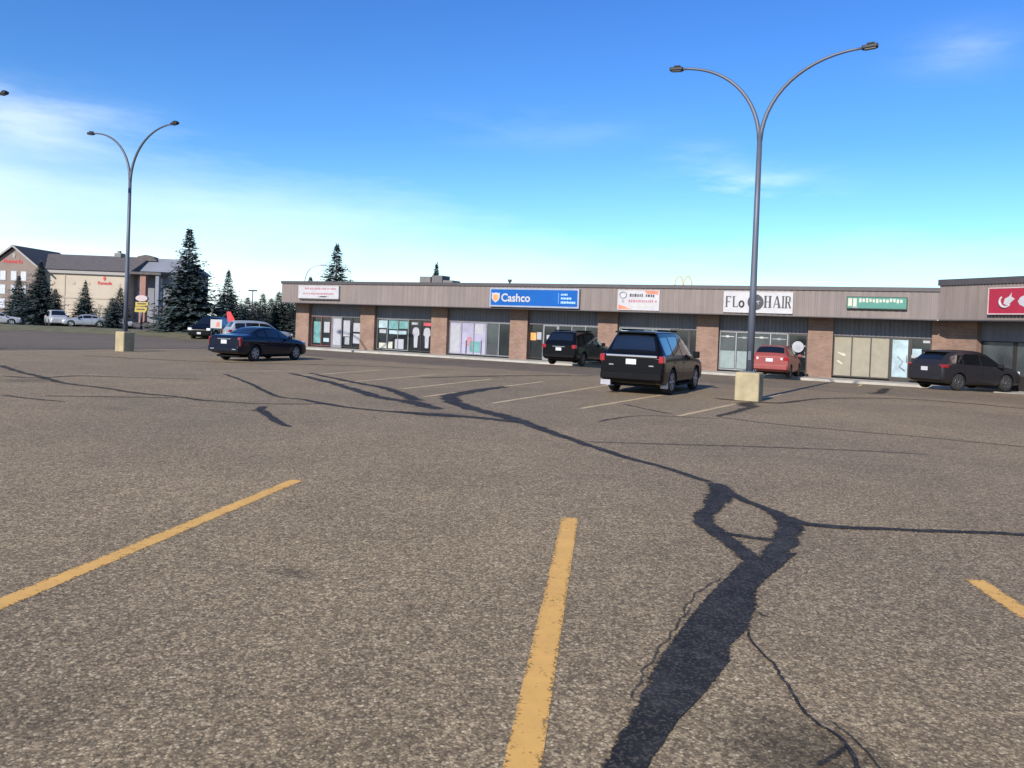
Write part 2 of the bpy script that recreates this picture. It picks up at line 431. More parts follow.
# strips of paint or tar lying on the ground, with an 'edge' value (0 at the rim)
class Strips:
    def __init__(self):
        self.bm = bmesh.new(); self.lay = self.bm.verts.layers.float.new('edge'); self.k = 0
    def add(self, pts, wid, step=0.1, jit=0.0, seed=0, z0=0.004, taper=True, wander=0.0, edges=(0, .78, 1, .78, 0)):
        rnd = random.Random(seed)
        P = [Vector((p[0], p[1], 0)) for p in pts]
        W = wid if isinstance(wid, (list, tuple)) else [wid] * len(P)
        # catmull-rom resample
        out = []
        for i in range(len(P) - 1):
            p0 = P[max(i - 1, 0)]; p1 = P[i]; p2 = P[i + 1]; p3 = P[min(i + 2, len(P) - 1)]
            n = max(2, int((p2 - p1).length / step))
            for k in range(n):
                t = k / n
                q = 0.5 * ((2 * p1) + (-p0 + p2) * t + (2 * p0 - 5 * p1 + 4 * p2 - p3) * t * t + (-p0 + 3 * p1 - 3 * p2 + p3) * t ** 3)
                out.append((q, W[i] + (W[i + 1] - W[i]) * t))
        out.append((P[-1], W[-1]))
        m = len(out); prev = None
        z = z0 + 0.0002 * self.k; self.k += 1
        nv = len(edges)
        for i, (q, w) in enumerate(out):
            t = (out[min(i + 1, m - 1)][0] - out[max(i - 1, 0)][0]).normalized()
            s = Vector((-t.y, t.x, 0))
            nz = noise.noise(Vector((q.x * 1.7 + seed, q.y * 1.7, seed * 3.1))) + 0.5 * noise.noise(Vector((q.x * 5 + seed, q.y * 5, 1)))
            nz2 = noise.noise(Vector((q.x * 2.3, q.y * 2.3 + seed, 7.7))) + 0.4 * noise.noise(Vector((q.x * 7, q.y * 7, seed)))
            wl = w * (1 + jit * nz); wr = w * (1 + jit * nz2)
            off = s * (.022 * (wander + .0) * (noise.noise(Vector((q.x * 6, q.y * 6, seed))) + .5 * noise.noise(Vector((q.x * 17, q.y * 17, seed)))) + jit * 0.35 * w * noise.noise(Vector((q.x * 3, q.y * 3, seed + 5))))
            row = []
            for j, ev in enumerate(edges):
                a = -1 + 2 * j / (nv - 1)
                pt = q + off + s * a * 0.5 * (wl if a > 0 else wr)
                v = self.bm.verts.new((pt.x, pt.y, gz(pt.y) + z))
                endf = 1.0
                if taper: endf = min(1.0, min(i, m - 1 - i) / 2.0)
                v[self.lay] = ev * endf if taper else ev
                row.append(v)
            if prev:
                for j in range(nv - 1):
                    self.bm.faces.new((prev[j], row[j], row[j + 1], prev[j + 1]))
            prev = row
    def patch(self, left, right, step=0.06, jit=0.05, seed=0, z0=0.004):
        """band between two outlines"""
        L = [Vector((*p, 0)) for p in left]; Rr = [Vector((*p, 0)) for p in right]
        z = z0 + 0.0002 * self.k; self.k += 1
        prev = None; n = len(L); rows = []
        for i in range(n - 1):
            m = max(2, int((L[i + 1] - L[i]).length / step))
            for k in range(m):
                rows.append((L[i].lerp(L[i + 1], k / m), Rr[i].lerp(Rr[i + 1], k / m)))
        rows.append((L[-1], Rr[-1]))
        E = (0, .5, .95, 1.1, 1.1, 1.1, .95, .5, 0); A = (0, .05, .11, .33, .5, .67, .89, .95, 1)
        for i, (l, r) in enumerate(rows):
            d = (r - l).normalized()
            l = l - d * .028 + d * jit * noise.noise(Vector((l.x * 6, l.y * 6, seed))); r = r + d * .028 + d * jit * noise.noise(Vector((r.x * 6, r.y * 6, seed + 9)))
            row = []
            for a, ev in zip(A, E):
                p = l.lerp(r, a); v = self.bm.verts.new((p.x, p.y, gz(p.y) + z)); v[self.lay] = ev; row.append(v)
            if prev:
                for j in range(len(A) - 1): self.bm.faces.new((prev[j], row[j], row[j + 1], prev[j + 1]))
            prev = row
    def build(self, name, mat, label):
        for f in self.bm.faces:
            f.normal_update()
            if f.normal.z < 0: f.normal_flip()
        me = bpy.data.meshes.new(name); self.bm.to_mesh(me); self.bm.free(); me.materials.append(mat)
        o = bpy.data.objects.new(name, me); link(o)
        return tag(o, label, None, None, 'structure')

PE = (0, .6, 1, .6, 0)
s = Strips()
for i, (a, c) in enumerate((((-2.10, -36.07), (-0.35, -41.5)), ((1.29, -35.82), (3.32, -41.1)), ((4.83, -35.75), (6.86, -41.1)))):
    s.add([a, c], 0.165, 0.06, 0.02, 11 + i, 0.0025, True, 0.0, PE)
s.build('yellow_stall_lines', M['yellow_paint'], 'yellow angled stall lines in the near row')
s = Strips()
for k, (a, c) in enumerate((((-.66, -25.2), (.05, -15.2)), ((-2.99, -25.5), (-2.72, -16.8)), ((-5.08, -26.1), (-5.5, -17.0)), ((-7.15, -26.0), (-7.75, -17.4)), ((-8.95, -24.4), (-9.5, -18)),
                            ((-11.3, -25), (-12.0, -18)), ((-14.1, -23), (-14.8, -17.5)), ((-17.2, -23.8), (-15.8, -21)))):
    s.add([a, ((a[0] + c[0]) / 2, (a[1] + c[1]) / 2), c], 0.15, 0.3, 0.05, 31 + k, 0.003, True, 0.0, PE)
for k in range(7):
    s.add([(1.83 - 5.1 * k, -7.2), (1.72 - 5.1 * k, -1.6)], 0.13, 0.3, 0.05, 61 + k, 0.006, True, 0.0, PE)
s.add([(-30.6, -24), (-30.9, -17), (-30.2, -13.2), (-23, -12.4)], 0.25, 0.4, 0.15, 77, 0.006, True, 0.0, PE)
s.build('faded_stall_lines', M['white_paint'], 'faded pale stall lines of the middle row')

CR = {
'A': ([(-7.43, -20.78), (-7.24, -23.18), (-6.7, -25.43), (-5.06, -27.26), (-3.44, -28.39), (-2.16, -29.5), (-0.62, -30.86), (0.4, -31.72), (1.32, -32.35), (2.05, -33.01)], [.35, .6, .62, .55, .55, .38, .24, .2, .18, .2]),
'A2': ([(-5.83, -29.37), (-5.1, -29.12), (-4.28, -29.03), (-3.49, -28.95), (-2.73, -29.09)], [.2, .35, .45, .4, .2]),
'B': ([(-15.26, -22.25), (-12.33, -23.91), (-9.78, -25.59), (-7.63, -27.04), (-6.59, -27.32), (-5.15, -28.31)], [.25, .4, .4, .55, .7, .35]),
'C': ([(-14.92, -21.62), (-11.42, -23.58), (-9.18, -24.75), (-6.62, -26.98)], [.22, .35, .4, .5]),
'D': ([(-15.92, -24.49), (-12.54, -26.65), (-9.6, -28.7), (-8.62, -28.86), (-7.57, -29.2), (-6.67, -29.43), (-5.6, -29.39), (-4.52, -29.28), (-3.97, -28.95)], [.16, .18, .18, .2, .32, .2, .2, .28, .2]),
'E': ([(-7.88, -31.38), (-7.52, -31.25), (-6.18, -32.22), (-5.37, -32.69)], [.2, .25, .2, .16]),
'E2': ([(-8.12, -30.49), (-7.9, -30.9), (-7.51, -31.24)], [.2, .24, .2]),
'J1': ([(2.08, -32.98), (2.30, -33.7), (2.37, -34.3), (2.41, -34.93), (2.64, -35.44), (2.91, -35.83), (3.17, -36.26), (3.29, -36.5)], [.20, .24, .19, .17, .17, .18, .16, .12]),
'J2': ([(2.05, -32.95), (2.3, -33.45), (2.5, -33.7), (2.79, -34.0), (3.06, -34.3), (3.24, -34.73), (3.3, -35.47), (3.29, -36.03), (3.27, -36.6)], [.17, .2, .13, .11, .16, .22, .19, .17, .14]),
'J3': ([(2.70, -35.48), (2.85, -35.51), (3.0, -35.51), (3.24, -35.48)], [.13, .1, .08, .1]),
'J4': ([(3.1, -34.40), (3.29, -34.56), (3.53, -34.57), (3.75, -34.49), (4.06, -34.32), (4.68, -34.0), (5.34, -33.68), (7.2, -33.0), (11, -31.6)], [.24, .17, .13, .11, .10, .10, .10, .1, .1]),
'K2': ([(3.46, -37.93), (3.5, -38.05), (3.64, -38.33), (3.82, -38.65), (3.93, -38.92), (4.07, -39.07), (4.18, -39.19), (4.23, -39.34), (4.26, -39.6)], [.02, .022, .022, .025, .03, .032, .034, .036, .036]),
}
CRF = {
'L1': ([(3.06, -36.95), (3.01, -37.3), (3.0, -37.6), (3.04, -37.98)], .016),
'F': ([(-22.28, -27.98), (-19.38, -29.06), (-17.4, -29.65), (-15.37, -30.34), (-13.62, -30.47), (-11.93, -30.69), (-10.76, -30.59), (-9.8, -30.72), (-9.24, -30.52), (-8.51, -30.3), (-7.57, -29.2)], [.25, .22, .28, .22, .2, .2, .2, .22, .12, .12, .14]),
'G': ([(-18.21, -30.3), (-17.12, -29.91), (-17.29, -28.7), (-16.48, -28.08), (-14.48, -26.63)], [.22, .22, .24, .16, .1]),
'H': ([(-13.31, -33.09), (-12.16, -33.07), (-11.25, -32.94)], .16),
'I': ([(-12.64, -32.6), (-11.64, -31.7), (-10.58, -30.74)], .15),
'L2': ([(3.05, -37.75), (3.045, -38.1), (3.065, -38.5), (3.09, -38.9), (3.155, -39.3)], .018),
'K1': ([(3.46, -37.54), (3.50, -37.60), (3.55, -37.65)], .03),
'K3': ([(4.07, -38.97), (4.18, -39.11), (4.31, -39.3), (4.4, -39.46)], .02),
'K4': ([(4.18, -39.19), (4.14, -39.31), (4.06, -39.5)], .03),
'M1': ([(0.23, -21.17), (0.17, -23.01), (0.1, -24.61)], [.3, .22, .15]),
'M2': ([(0.1, -24.61), (1.61, -25.13), (2.94, -25.17), (4.48, -25.11), (6.07, -25.24), (14, -25.6)], .1),
'M3': ([(-0.7, -30.67), (0.27, -30.08), (1.3, -29.43), (2.22, -28.89), (3.74, -28.11), (4.57, -27.89)], [.07, .08, .08, .08, .07, .04]),
'N': ([(-1.3, -19.3), (0.14, -19.43), (0.64, -19.05), (0.98, -17.73), (1.56, -15.81), (3.42, -13.5), (5.58, -13.45), (7.03, -14.03), (13, -15)], [.3, .45, .3, .2, .18, .2, .2, .2, .2]),  # wide start paints in the near lamp base's shadow; the rest is crack
'N2': ([(-0.28, -19.71), (0.1, -20.93), (0.23, -21.3)], [.4, .7, .3]),
'O': ([(2.47, -11.67), (2.77, -11.0), (2.85, -9.4), (2.9, -7.44)], [.3, .5, .4, .3]),
'P1': ([(-2.66, -23.39), (-1.77, -24.18), (-0.87, -24.93)], .12),
'P2': ([(-1.65, -27.75), (-1.28, -25.81), (0.26, -24.99)], .1),
'Q': ([(-11.26, -20.09), (-10.0, -15.95), (-7.85, -12.19)], [.2, .3, .2]),
'S': ([(-26, -29.3), (-22, -30.8), (-17.5, -31.3)], [.25, .3, .1]),
'T': ([(-27, -22), (-22, -20.5), (-17, -16.5), (-13, -14.5)], [.15, .2, .2, .1]),
}
s = Strips()
for i, (k, (p, w)) in enumerate(CR.items()):
    s.add(p, [q * (1.55 if k[0] == 'J' else 1.0) for q in w] if isinstance(w, list) else w * 1.15, 0.04 if k[0] in 'JKL' else 0.15, 0.32 if k[0] in 'JKL' else 0.45, i + 1, 0.005, True, 1.6 if k[0] == 'K' else .4)
left = [(3.14, -36.2), (3.116, -36.4), (3.077, -37.116), (3.079, -37.759), (3.096, -38.34), (3.122, -38.86), (3.195, -39.348), (3.212, -39.664), (3.253, -39.969), (3.306, -40.438), (3.34, -41.2)]
right = [(3.46, -35.8), (3.431, -36.072), (3.405, -36.464), (3.35, -37.012), (3.439, -37.516), (3.47, -37.914), (3.427, -38.271), (3.485, -38.479), (3.46, -39.008), (3.422, -39.35), (3.407, -39.705), (3.392, -40.2)]
right = right[:10] + [(3.42, -41.2)]
s.patch(left, right, 0.05, 0.03, 4, 0.005)
s.build('crack_sealant', M['tar'], 'black tar sealing the wide cracks in the asphalt')
s = Strips()
for i, (k, (p, w)) in enumerate(CRF.items()):
    s.add(p, [q * 1.2 for q in w] if isinstance(w, list) else w, 0.04 if k[0] in 'KL' else 0.12, 0.5, i + 40, 0.009, True, 1.5)
s.build('worn_sealant_and_base_shadow', M['tar_faint'], 'worn thin tar lines along finer cracks, plus painted shadow at the lamp base')

# sidewalk with kerb in front of the shops
b = MB()
wing_o = Vector((4.66, -1.25, 0)); wd = Vector((.769, -.639, 0)).normalized(); wn = Vector((wd.y, -wd.x, 0))   # wn faces the lot
cnr = (4.6, -1.75)
far = wing_o + wd * 26 + wn * 0.5
poly = [(-37.5, -1.75), cnr, (far.x, far.y), (far.x + 6, far.y + 4), (12, 3), (5.2, 0.62), (-37.5, 0.62)]
va = [b.bm.verts.new((x, y, -0.04)) for x, y in poly]; b.bm.faces.new(va)
vb = [b.bm.verts.new((x, y, -0.3)) for x, y in poly]
for i in range(len(poly)):
    j = (i + 1) % len(poly); b.bm.faces.new((va[i], va[j], vb[j], vb[i]))
tag(b.build('sidewalk', M['concrete']), 'pale concrete sidewalk along the shop fronts', None, None, 'structure')

# dry grass verge at the far left, a low swelling bank
b = MB()
front = [(-140, -30), (-95, -11), (-69.2, -1.3), (-66.7, 1.7), (-61.0, 2.7), (-55.7, 3.7), (-49.4, 2.5), (-45.6, 2.5), (-42.5, 6)]
back = [(-155, -16), (-112, 2), (-87.0, 9.5), (-82, 13), (-76.1, 16.5), (-70, 19), (-64, 20), (-58, 22), (-53, 24)]
rows = []
for k in range(7):
    t = k / 6; h = 0.34 * math.sin(math.pi * min(1, t * 1.1)) if t < 0.9 else 0.02
    rows.append([b.bm.verts.new((f[0] + (q[0] - f[0]) * t, f[1] + (q[1] - f[1]) * t, -0.155 + h + 0.03 * noise.noise(Vector((f[0], k, 0))))) for f, q in zip(front, back)])
for r0, r1 in zip(rows, rows[1:]):
    for i in range(len(r0) - 1):
        f = b.bm.faces.new((r0[i], r0[i + 1], r1[i + 1], r1[i])); f.smooth = True
tag(b.build('grass_verge', M['grass']), 'strip of dry olive grass past the drive lane', None, None, 'structure')

# ------------------------------------------------------------------ the shop row
SP, CW = 5.748, 1.195
ZW = -0.04
main = thing('shop_building', 'long low strip mall with tan ribbed fascia and brick piers', 'strip mall', (0, 0, ZW))
def Z(z): return z - ZW
XL = -6 * SP - CW
b = MB(); b.box(XL, 4.6, 0.62, 16, 0, Z(4.2)); b.build('wall', M['siding_dark'], main)
# brick columns
for k in range(7):
    b = MB(); b.box(-k * SP - CW, -k * SP, 0.0, 0.70, 0.0, Z(3.0)); b.build('brick_column', M['brick'], main)
b = MB(); b.box(4.42, 5.06, 0.003, 0.7, 0, Z(3.0)); b.build('brick_column', M['brick'], main)
# fascia of ribbed siding
def ribbed(mb, x0, x1, y, z0, z1, pitch=0.30, depth=0.014, M_=None):
    n = int(round((x1 - x0) / pitch)); p = (x1 - x0) / n
    prof = []
    for i in range(n):
        a = x0 + i * p
        prof += [(a, y), (a + p * .62, y), (a + p * .70, y + depth), (a + p * .92, y + depth)]
    prof.append((x1, y))
    lo = [mb.bm.verts.new((M_ @ Vector((x, yy, z0))) if M_ else (x, yy, z0)) for x, yy in prof]
    hi = [mb.bm.verts.new((M_ @ Vector((x, yy, z1))) if M_ else (x, yy, z1)) for x, yy in prof]
    for i in range(len(prof) - 1):
        f = mb.bm.faces.new((lo[i], lo[i + 1], hi[i + 1], hi[i])); f.material_index = mb.slot
XF = -35.95
b = MB(); ribbed(b, XF, 4.72, -1.2, Z(3.0), Z(4.34)); b.box(XF, 4.72, -1.165, -1.0, Z(3.003), Z(4.337)); b.box(XF, XF + 0.15, -0.998, 16, Z(3.003), Z(4.337))
b.build('fascia', M['siding'], main)
b = MB(); b.box(XF - 0.05, 4.66, -1.27, -1.10, Z(4.3), Z(4.49)); b.box(XF - 0.05, XF + 0.2, -1.098, 16, Z(4.3), Z(4.487)); b.box(XF + .01, 4.6, -1.235, -1.14, Z(2.965), Z(3.015)); b.build('roof_flashing', M['flashing'], main)
b = MB(); b.box(XF + 0.16, 4.58, -0.997, 15.9, Z(4.20), Z(4.33)); b.build('roof', M['roofing'], main)
b = MB(); b.box(XF + 0.16, 4.6, -0.998, 0.55, Z(3.005), Z(3.05)); b.build('soffit', M['soffit'], main)

# lintel siding above the windows and the shop windows in each bay
HT = 2.12
def bay(x0, x1, name_parts):
    b = MB(); ribbed(b, x0 + .002, x1 - .002, 0.27, Z(HT), Z(3.0), 0.2, 0.02); b.box(x0 + .002, x1 - .002, 0.295, 0.6, Z(HT), Z(2.998)); b.build('lintel_siding', M['siding_dark'], main)
def window(x0, x1, z0=0.10, z1=HT, frame='bronze', pane='glass', n=1, label=None):
    """one glazed unit: frame with n panes"""
    f = MB(); t = 0.055
    f.box(x0, x1, .30, .40, Z(z0), Z(z0) + t); f.box(x0, x1, .30, .40, Z(z1) - t, Z(z1) - .002)
    for i in range(n + 1):
        c = x0 + (x1 - x0) * i / n; a = min(max(c - t / 2, x0), x1 - t)
        f.box(a, a + t, .302, .398, Z(z0) + t, Z(z1) - t)
    fo = f.build('shop_window', M[frame], main)
    for i in range(n):
        a = x0 + (x1 - x0) * i / n; e = x0 + (x1 - x0) * (i + 1) / n
        p = MB(); p.box(a + .02, e - .02, .35, .362, Z(z0) + .03, Z(z1) - .03); po = p.build('pane', M[pane if isinstance(pane, str) else pane[i]], fo)
    if z0 > 0.05:
        s_ = MB(); s_.box(x0, x1, .29, .6, 0, Z(z0) - .002); s_.build('sill_wall', M['concrete'], main)
    if label: fo['label'] = label
    return fo
def door(x0, x1, frame='bronze', pane='glass', label=None):
    f = MB(); t = 0.09
    f.box(x0, x1, .30, .40, 0.02, 0.22); f.box(x0, x1, .30, .40, Z(HT) - t, Z(HT) - .002)
    f.box(x0, x0 + t, .302, .398, .22, Z(HT) - t); f.box(x1 - t, x1, .302, .398, .22, Z(HT) - t)
    d = f.build('shop_door', M[frame], main)
    p = MB(); p.box(x0 + .05, x1 - .05, .345, .357, .18, Z(HT) - .05); p.build('pane', M[pane], d)
    h = MB(); h.tube([(x1 - .14, .30, Z(.95)), (x1 - .14, .23, Z(.95)), (x1 - .14, .23, Z(1.25)), (x1 - .14, .30, Z(1.25))], .015, 6); h.build('handle', M['alu'], d)
    if label: d['label'] = label
    return d
def poster(x0, x1, z0, z1, mat, par, y=.338, label=None):
    p = MB(); p.box(x0, x1, y, y + .006, Z(z0), Z(z1)); o = p.build('window_poster', M[mat], par)
    if label: o['label'] = label
    return o

EPS = .004
def bx(k):  # bay between column k+1 (left) and k (right)
    return -(k + 1) * SP, -k * SP - CW
# bay A (leftmost)
x0, x1 = bx(5); bay(x0, x1, None); L = x1 - x0
w = window(x0 + EPS, x0 + L * .40, .05, frame='red_frame', n=2)
poster(x0 + .2, x0 + .82, .25, 1.75, 'poster_teal', w); poster(x0 + 1.12, x0 + 1.62, 1.0, 1.75, 'poster_white', w); poster(x0 + 1.10, x0 + 1.6, .35, .62, 'poster_ice', w)
d = door(x0 + L * .40 + .01, x0 + L * .60, 'alu', 'poster_white', 'glazed door covered in white posters')
w = window(x0 + L * .60 + .01, x1 - EPS, .05, n=2)
poster(x0 + 2.85, x0 + 3.42, .8, 1.9, 'poster_white', w); poster(x0 + 3.0, x0 + 3.4, .25, .75, 'grey_print', w)
poster(x0 + 3.72, x0 + 4.4, 1.15, 1.75, 'poster_white', w); poster(x0 + 3.72, x0 + 4.45, .35, 1.02, 'poster_white', w)
# bay B
x0, x1 = bx(4); bay(x0, x1, None); L = x1 - x0
w = window(x0 + EPS, x0 + L * .57, .05, n=3, frame='alu')
poster(x0 + .12, x0 + .82, 1.5, 2.0, 'poster_ice', w); poster(x0 + .95, x0 + 1.68, 1.45, 2.02, 'poster_teal', w); poster(x0 + 1.8, x0 + 2.5, 1.5, 2.0, 'poster_teal', w)
poster(x0 + .2, x0 + .75, 1.15, 1.4, 'poster_white', w); poster(x0 + 1.0, x0 + 2.4, 1.12, 1.36, 'poster_ice', w, .336)
poster(x0 + .2, x0 + .8, .15, .5, 'cream', w); poster(x0 + .95, x0 + 1.3, .15, .6, 'cream', w); poster(x0 + 1.5, x0 + 2.2, .15, .8, 'poster_white', w)
w = window(x0 + L * .57 + .01, x1 - EPS, .05, n=2)
for q in (.15, 1.02):
    p = MB(); c = x0 + L * .57 + q + .42   # two pale dress shapes displayed in the window
    p.prism([(c - .13, Z(.3)), (c + .13, Z(.3)), (c + .16, Z(1.05)), (c + .28, Z(1.15)), (c + .24, Z(1.5)), (c + .12, Z(1.62)), (c - .12, Z(1.62)), (c - .24, Z(1.5)), (c - .28, Z(1.15)), (c - .16, Z(1.05))], .335, .345)
    p.build('window_display', M['poster_white'], w)
poster(x0 + 3.75, x0 + 4.35, 1.75, 1.95, 'poster_red', w); poster(x0 + 2.8, x0 + 3.3, 1.8, 1.95, 'grey_print', w)
# bay C
x0, x1 = bx(3); bay(x0, x1, None); L = x1 - x0
w = window(x0 + EPS, x0 + L * .60, .05, frame='alu', pane='poster_lilac', n=3, label='window covered in lilac and white film')
poster(x0 + .1, x0 + .78, .15, 1.9, 'poster_white', w, label='pale white window film'); poster(x0 + 1.35, x0 + 1.7, .6, 1.15, 'pink', w); poster(x0 + 1.55, x0 + 2.3, .2, .9, 'poster_teal', w, .336)
poster(x0 + 1.25, x0 + 1.33, .1, .95, 'charcoal', w, .334); poster(x0 + 2.35, x0 + 2.42, .1, .95, 'charcoal', w, .334)
poster(x0 + 1.9, x0 + 2.5, 1.35, 1.98, 'poster_white', w)
w = window(x0 + L * .60 + .01, x1 - EPS, .05, frame='alu', pane=('glass_grey', 'glass'), n=2)
poster(x0 + L * .63, x0 + L * .76, .15, .75, 'charcoal', w)
# bay D
x0, x1 = bx(2); bay(x0, x1, None); L = x1 - x0
w = window(x0 + EPS, x0 + L * .2, .05)
poster(x0 + .08, x0 + .45, 1.15, 1.6, 'poster_orange', w); poster(x0 + .5, x0 + .8, 1.2, 1.65, 'poster_white', w)
d = door(x0 + L * .2 + .01, x0 + L * .42, 'alu', 'glass', 'glazed door with white notices')
poster(x0 + 1.15, x0 + 1.6, 1.25, 1.5, 'poster_white', d); poster(x0 + 1.15, x0 + 1.6, .92, 1.17, 'poster_white', d)
w = window(x0 + L * .42 + .01, x1 - EPS, .05, frame='alu', pane=('glass', 'glass_grey', 'glass'), n=3)
poster(x0 + 2.5, x0 + 3.1, 1.3, 1.7, 'poster_ice', w)
# bay E, behind the black four-wheel drive
x0, x1 = bx(1); bay(x0, x1, None); L = x1 - x0
w = window(x0 + EPS, x0 + L * .66, .05, pane='glass_grey', n=3, frame='alu')
poster(x0 + .1, x0 + .55, 1.2, 2.0, 'poster_ice', w); poster(x0 + 2.2, x0 + 2.9, .4, 2.0, 'frost', w)
d = door(x0 + L * .66 + .01, x0 + L * .9, 'bronze', 'glass'); w = window(x0 + L * .9 + .01, x1 - EPS, .05)
# bay F, the hair salon
x0, x1 = bx(0); bay(x0, x1, None); L = x1 - x0
w = window(x0 + EPS, x0 + L * .78, .05, frame='alu', pane='glass_grey', n=4)
for i in range(4):
    a = x0 + L * .78 * i / 4; e = x0 + L * .78 * (i + 1) / 4
    if i < 3: poster(a + .06, e - .06, .14, 1.08, 'frost', w, label='frosted film on the lower half of the glass')
    zz = 1.83 + (0 if i % 2 == 0 else -.04); q = (e - a - .12)
    p = MB(); p.box(a + .08, a + .08 + q * .9, .338, .344, Z(zz), Z(zz + .035))
    p.prism([(a + .08 + q * (.45 + .16 * math.cos(t * .5236)), Z(zz + .02 + .055 * math.sin(t * .5236))) for t in range(12)], .330, .336)
    p.build('window_lettering', M['white' if i % 2 == 0 else 'grey_print'], w)
d = door(x0 + L * .78 + .01, x1 - EPS, 'bronze', 'glass', 'dark door behind the red car with a round white sign')
p = MB(); cx = x0 + L * .89; p.prism([(cx + .29 * math.cos(t * math.pi / 14), Z(1.45 + .29 * math.sin(t * math.pi / 14))) for t in range(28)], .270, .282)
o = p.build('round_notice', M['poster_white'], d)
p = MB()
for (q, zq, wq) in ((-.12, 1.5, .24), (-.16, 1.42, .32), (-.1, 1.33, .2)): p.box(cx + q, cx + q + wq, .265, .269, Z(zq), Z(zq + .035))
p.build('print', M['grey_print'], o)
# bay G
x0, x1 = 0.0, 4.42; bay(x0, x1, None)
w = window(x0 + EPS, 2.62, .05, frame='bronze', pane='blind', n=3, label='three panes with beige blinds drawn')
p = MB()
p.prism([(.12, Z(1.3)), (.55, Z(1.22)), (.62, Z(1.12)), (.5, Z(1.08)), (.3, Z(1.2))], .336, .342); p.prism([(.15, Z(.85)), (.3, Z(.86)), (.5, Z(.7)), (.42, Z(.66)), (.25, Z(.78))], .336, .342); p.build('window_lettering', M['cream'], w)
d = door(2.63, 3.50, 'bronze', 'poster_ice', 'door with pale blue posters')
p = MB(); p.tube([(2.95, .335, Z(1.2)), (3.2, .335, Z(.95)), (3.05, .335, Z(.7)), (3.3, .335, Z(.5))], .03, 5); p.build('window_lettering', M['grey_print'], d)
w = window(3.51, 4.40, .05)
poster(3.6, 4.0, 1.2, 1.6, 'poster_ice', w); poster(4.05, 4.35, 1.9, 2.02, 'poster_white', w); poster(3.56, 3.75, 1.15, 1.3, 'poster_white', w, .334)

# ------------------------------------------------------------------ the wing at the right
wing = thing('shop_building', 'taller wing of the strip mall with the red sign, angled towards the lot', 'strip mall', (wing_o.x, wing_o.y, ZW), math.atan2(wd.y, wd.x))
# local frame: x along the fascia, -y towards the lot
b = MB(); ribbed(b, 0.0, 26, 0.0, Z(3.0), Z(4.62), 0.16, 0.03); b.box(0, 26, .035, .2, Z(3.003), Z(4.617)); b.build('fascia', M['siding'], wing)
b = MB(); b.box(-.06, 26, -.07, .14, Z(4.58), Z(4.86)); b.box(.01, 26, -.035, .06, Z(2.96), Z(3.015)); b.box(-.05, .0, .14, 8, Z(4.45), Z(4.857)); b.build('roof_flashing', M['flashing'], wing)
b = MB(); b.box(0, 26, .201, 12, Z(4.3), Z(4.56)); b.build('roof', M['roofing'], wing)
b = MB(); b.box(0, 26, .202, 1.6, Z(3.005), Z(3.05)); b.build('soffit', M['soffit'], wing)
b = MB(); b.box(-.72, 1.05, 1.20, 1.8, 0, Z(3.0)); b.build('brick_column', M['brick'], wing)
b = MB(); b.box(.1, 26, 1.82, 12, 0, Z(4.28)); b.box(-.3, .09, .6, 6, Z(3.06), Z(4.28)); b.build('wall', M['siding_dark'], wing)
b = MB(); b.box(1.052, 26, 1.45, 1.8, Z(HT), Z(3.0)); b.build('lintel_siding', M['siding_dark'], wing)
for i in range(9):
    a = 1.06 + i * 1.6
    f = MB(); f.box(a, a + 1.58, 1.5, 1.6, 0, .65); f.box(a, a + 1.58, 1.5, 1.6, Z(HT) - .06, Z(HT) - .002); f.box(a, a + .07, 1.502, 1.598, .65, Z(HT) - .06); f.box(a + 1.51, a + 1.58, 1.502, 1.598, .65, Z(HT) - .06)
    fo = f.build('shop_window', M['bronze'], wing); p = MB(); p.box(a + .04, a + 1.54, 1.55, 1.56, .62, Z(HT) - .04); p.build('pane', M['glass_grey'], fo)

# ------------------------------------------------------------------ signs on the fascia (things of their own)
YS = -1.2
def sign_box(name, label, x0, x1, z0, z1, face, frame, t=.14, rim=.05, group=None):
    """a shallow box on the fascia: frame ring and a face set in it"""
    s = thing(name, label, 'shop sign', ((x0 + x1) / 2, YS, (z0 + z1) / 2), 0, group)
    w, h = (x1 - x0) / 2, (z1 - z0) / 2
    f = MB(); f.box(-w, w, -t, -.004, h - rim, h); f.box(-w, w, -t, -.004, -h, -h + rim); f.box(-w, -w + rim, -t + .001, -.005, -h + rim, h - rim); f.box(w - rim, w, -t + .001, -.005, -h + rim, h - rim)
    f.build('frame', M[frame], s)
    p = MB(); p.box(-w + rim, w - rim, -t + .012, -.006, -h + rim, h - rim); p.build('face', M[face], s)
    return s, w, h, -t + .012
def bars(par, spec, y, mat, name='lettering'):
    p = MB()
    for (x0, x1, z0, z1) in spec: p.box(x0, x1, y - .006, y - .001, z0, z1)
    return p.build(name, M[mat], par)
def blurred_words(x0, x1, z, h, rnd, gap=.25):
    out = []; x = x0
    while x < x1:
        w = h * rnd.uniform(.35, .75); e = min(x + w, x1)
        out.append((x, e, z + h * rnd.uniform(0, .12), z + h * rnd.uniform(.8, 1.0)))
        x = e + h * (.22 if rnd.random() > gap else .6)
    return out
rnd = random.Random(5)
s, w, h, y = sign_box('shop_sign', 'white sign box with faded pink print over the leftmost shop', -34.29, -30.75, 3.31, 4.19, 'white', 'white', .16)
bars(s, blurred_words(-1.2, 1.5, .16, .15, rnd), y, 'pink'); bars(s, blurred_words(-1.35, 1.35, -.18, .14, rnd), y, 'pink', 'small_lettering'); bars(s, [(.0, .7, -.36, -.28), (.2, .9, -.33, -.26)], y - .002, 'grey_print', 'print')
p = MB(); p.box(-w + .05, w + .02, -.13, -.005, -h - .09, -h - .003); p.build('shadow_strip', M['flashing'], s)  # dark bar below the box stands in for the sign's cast shadow, offset right

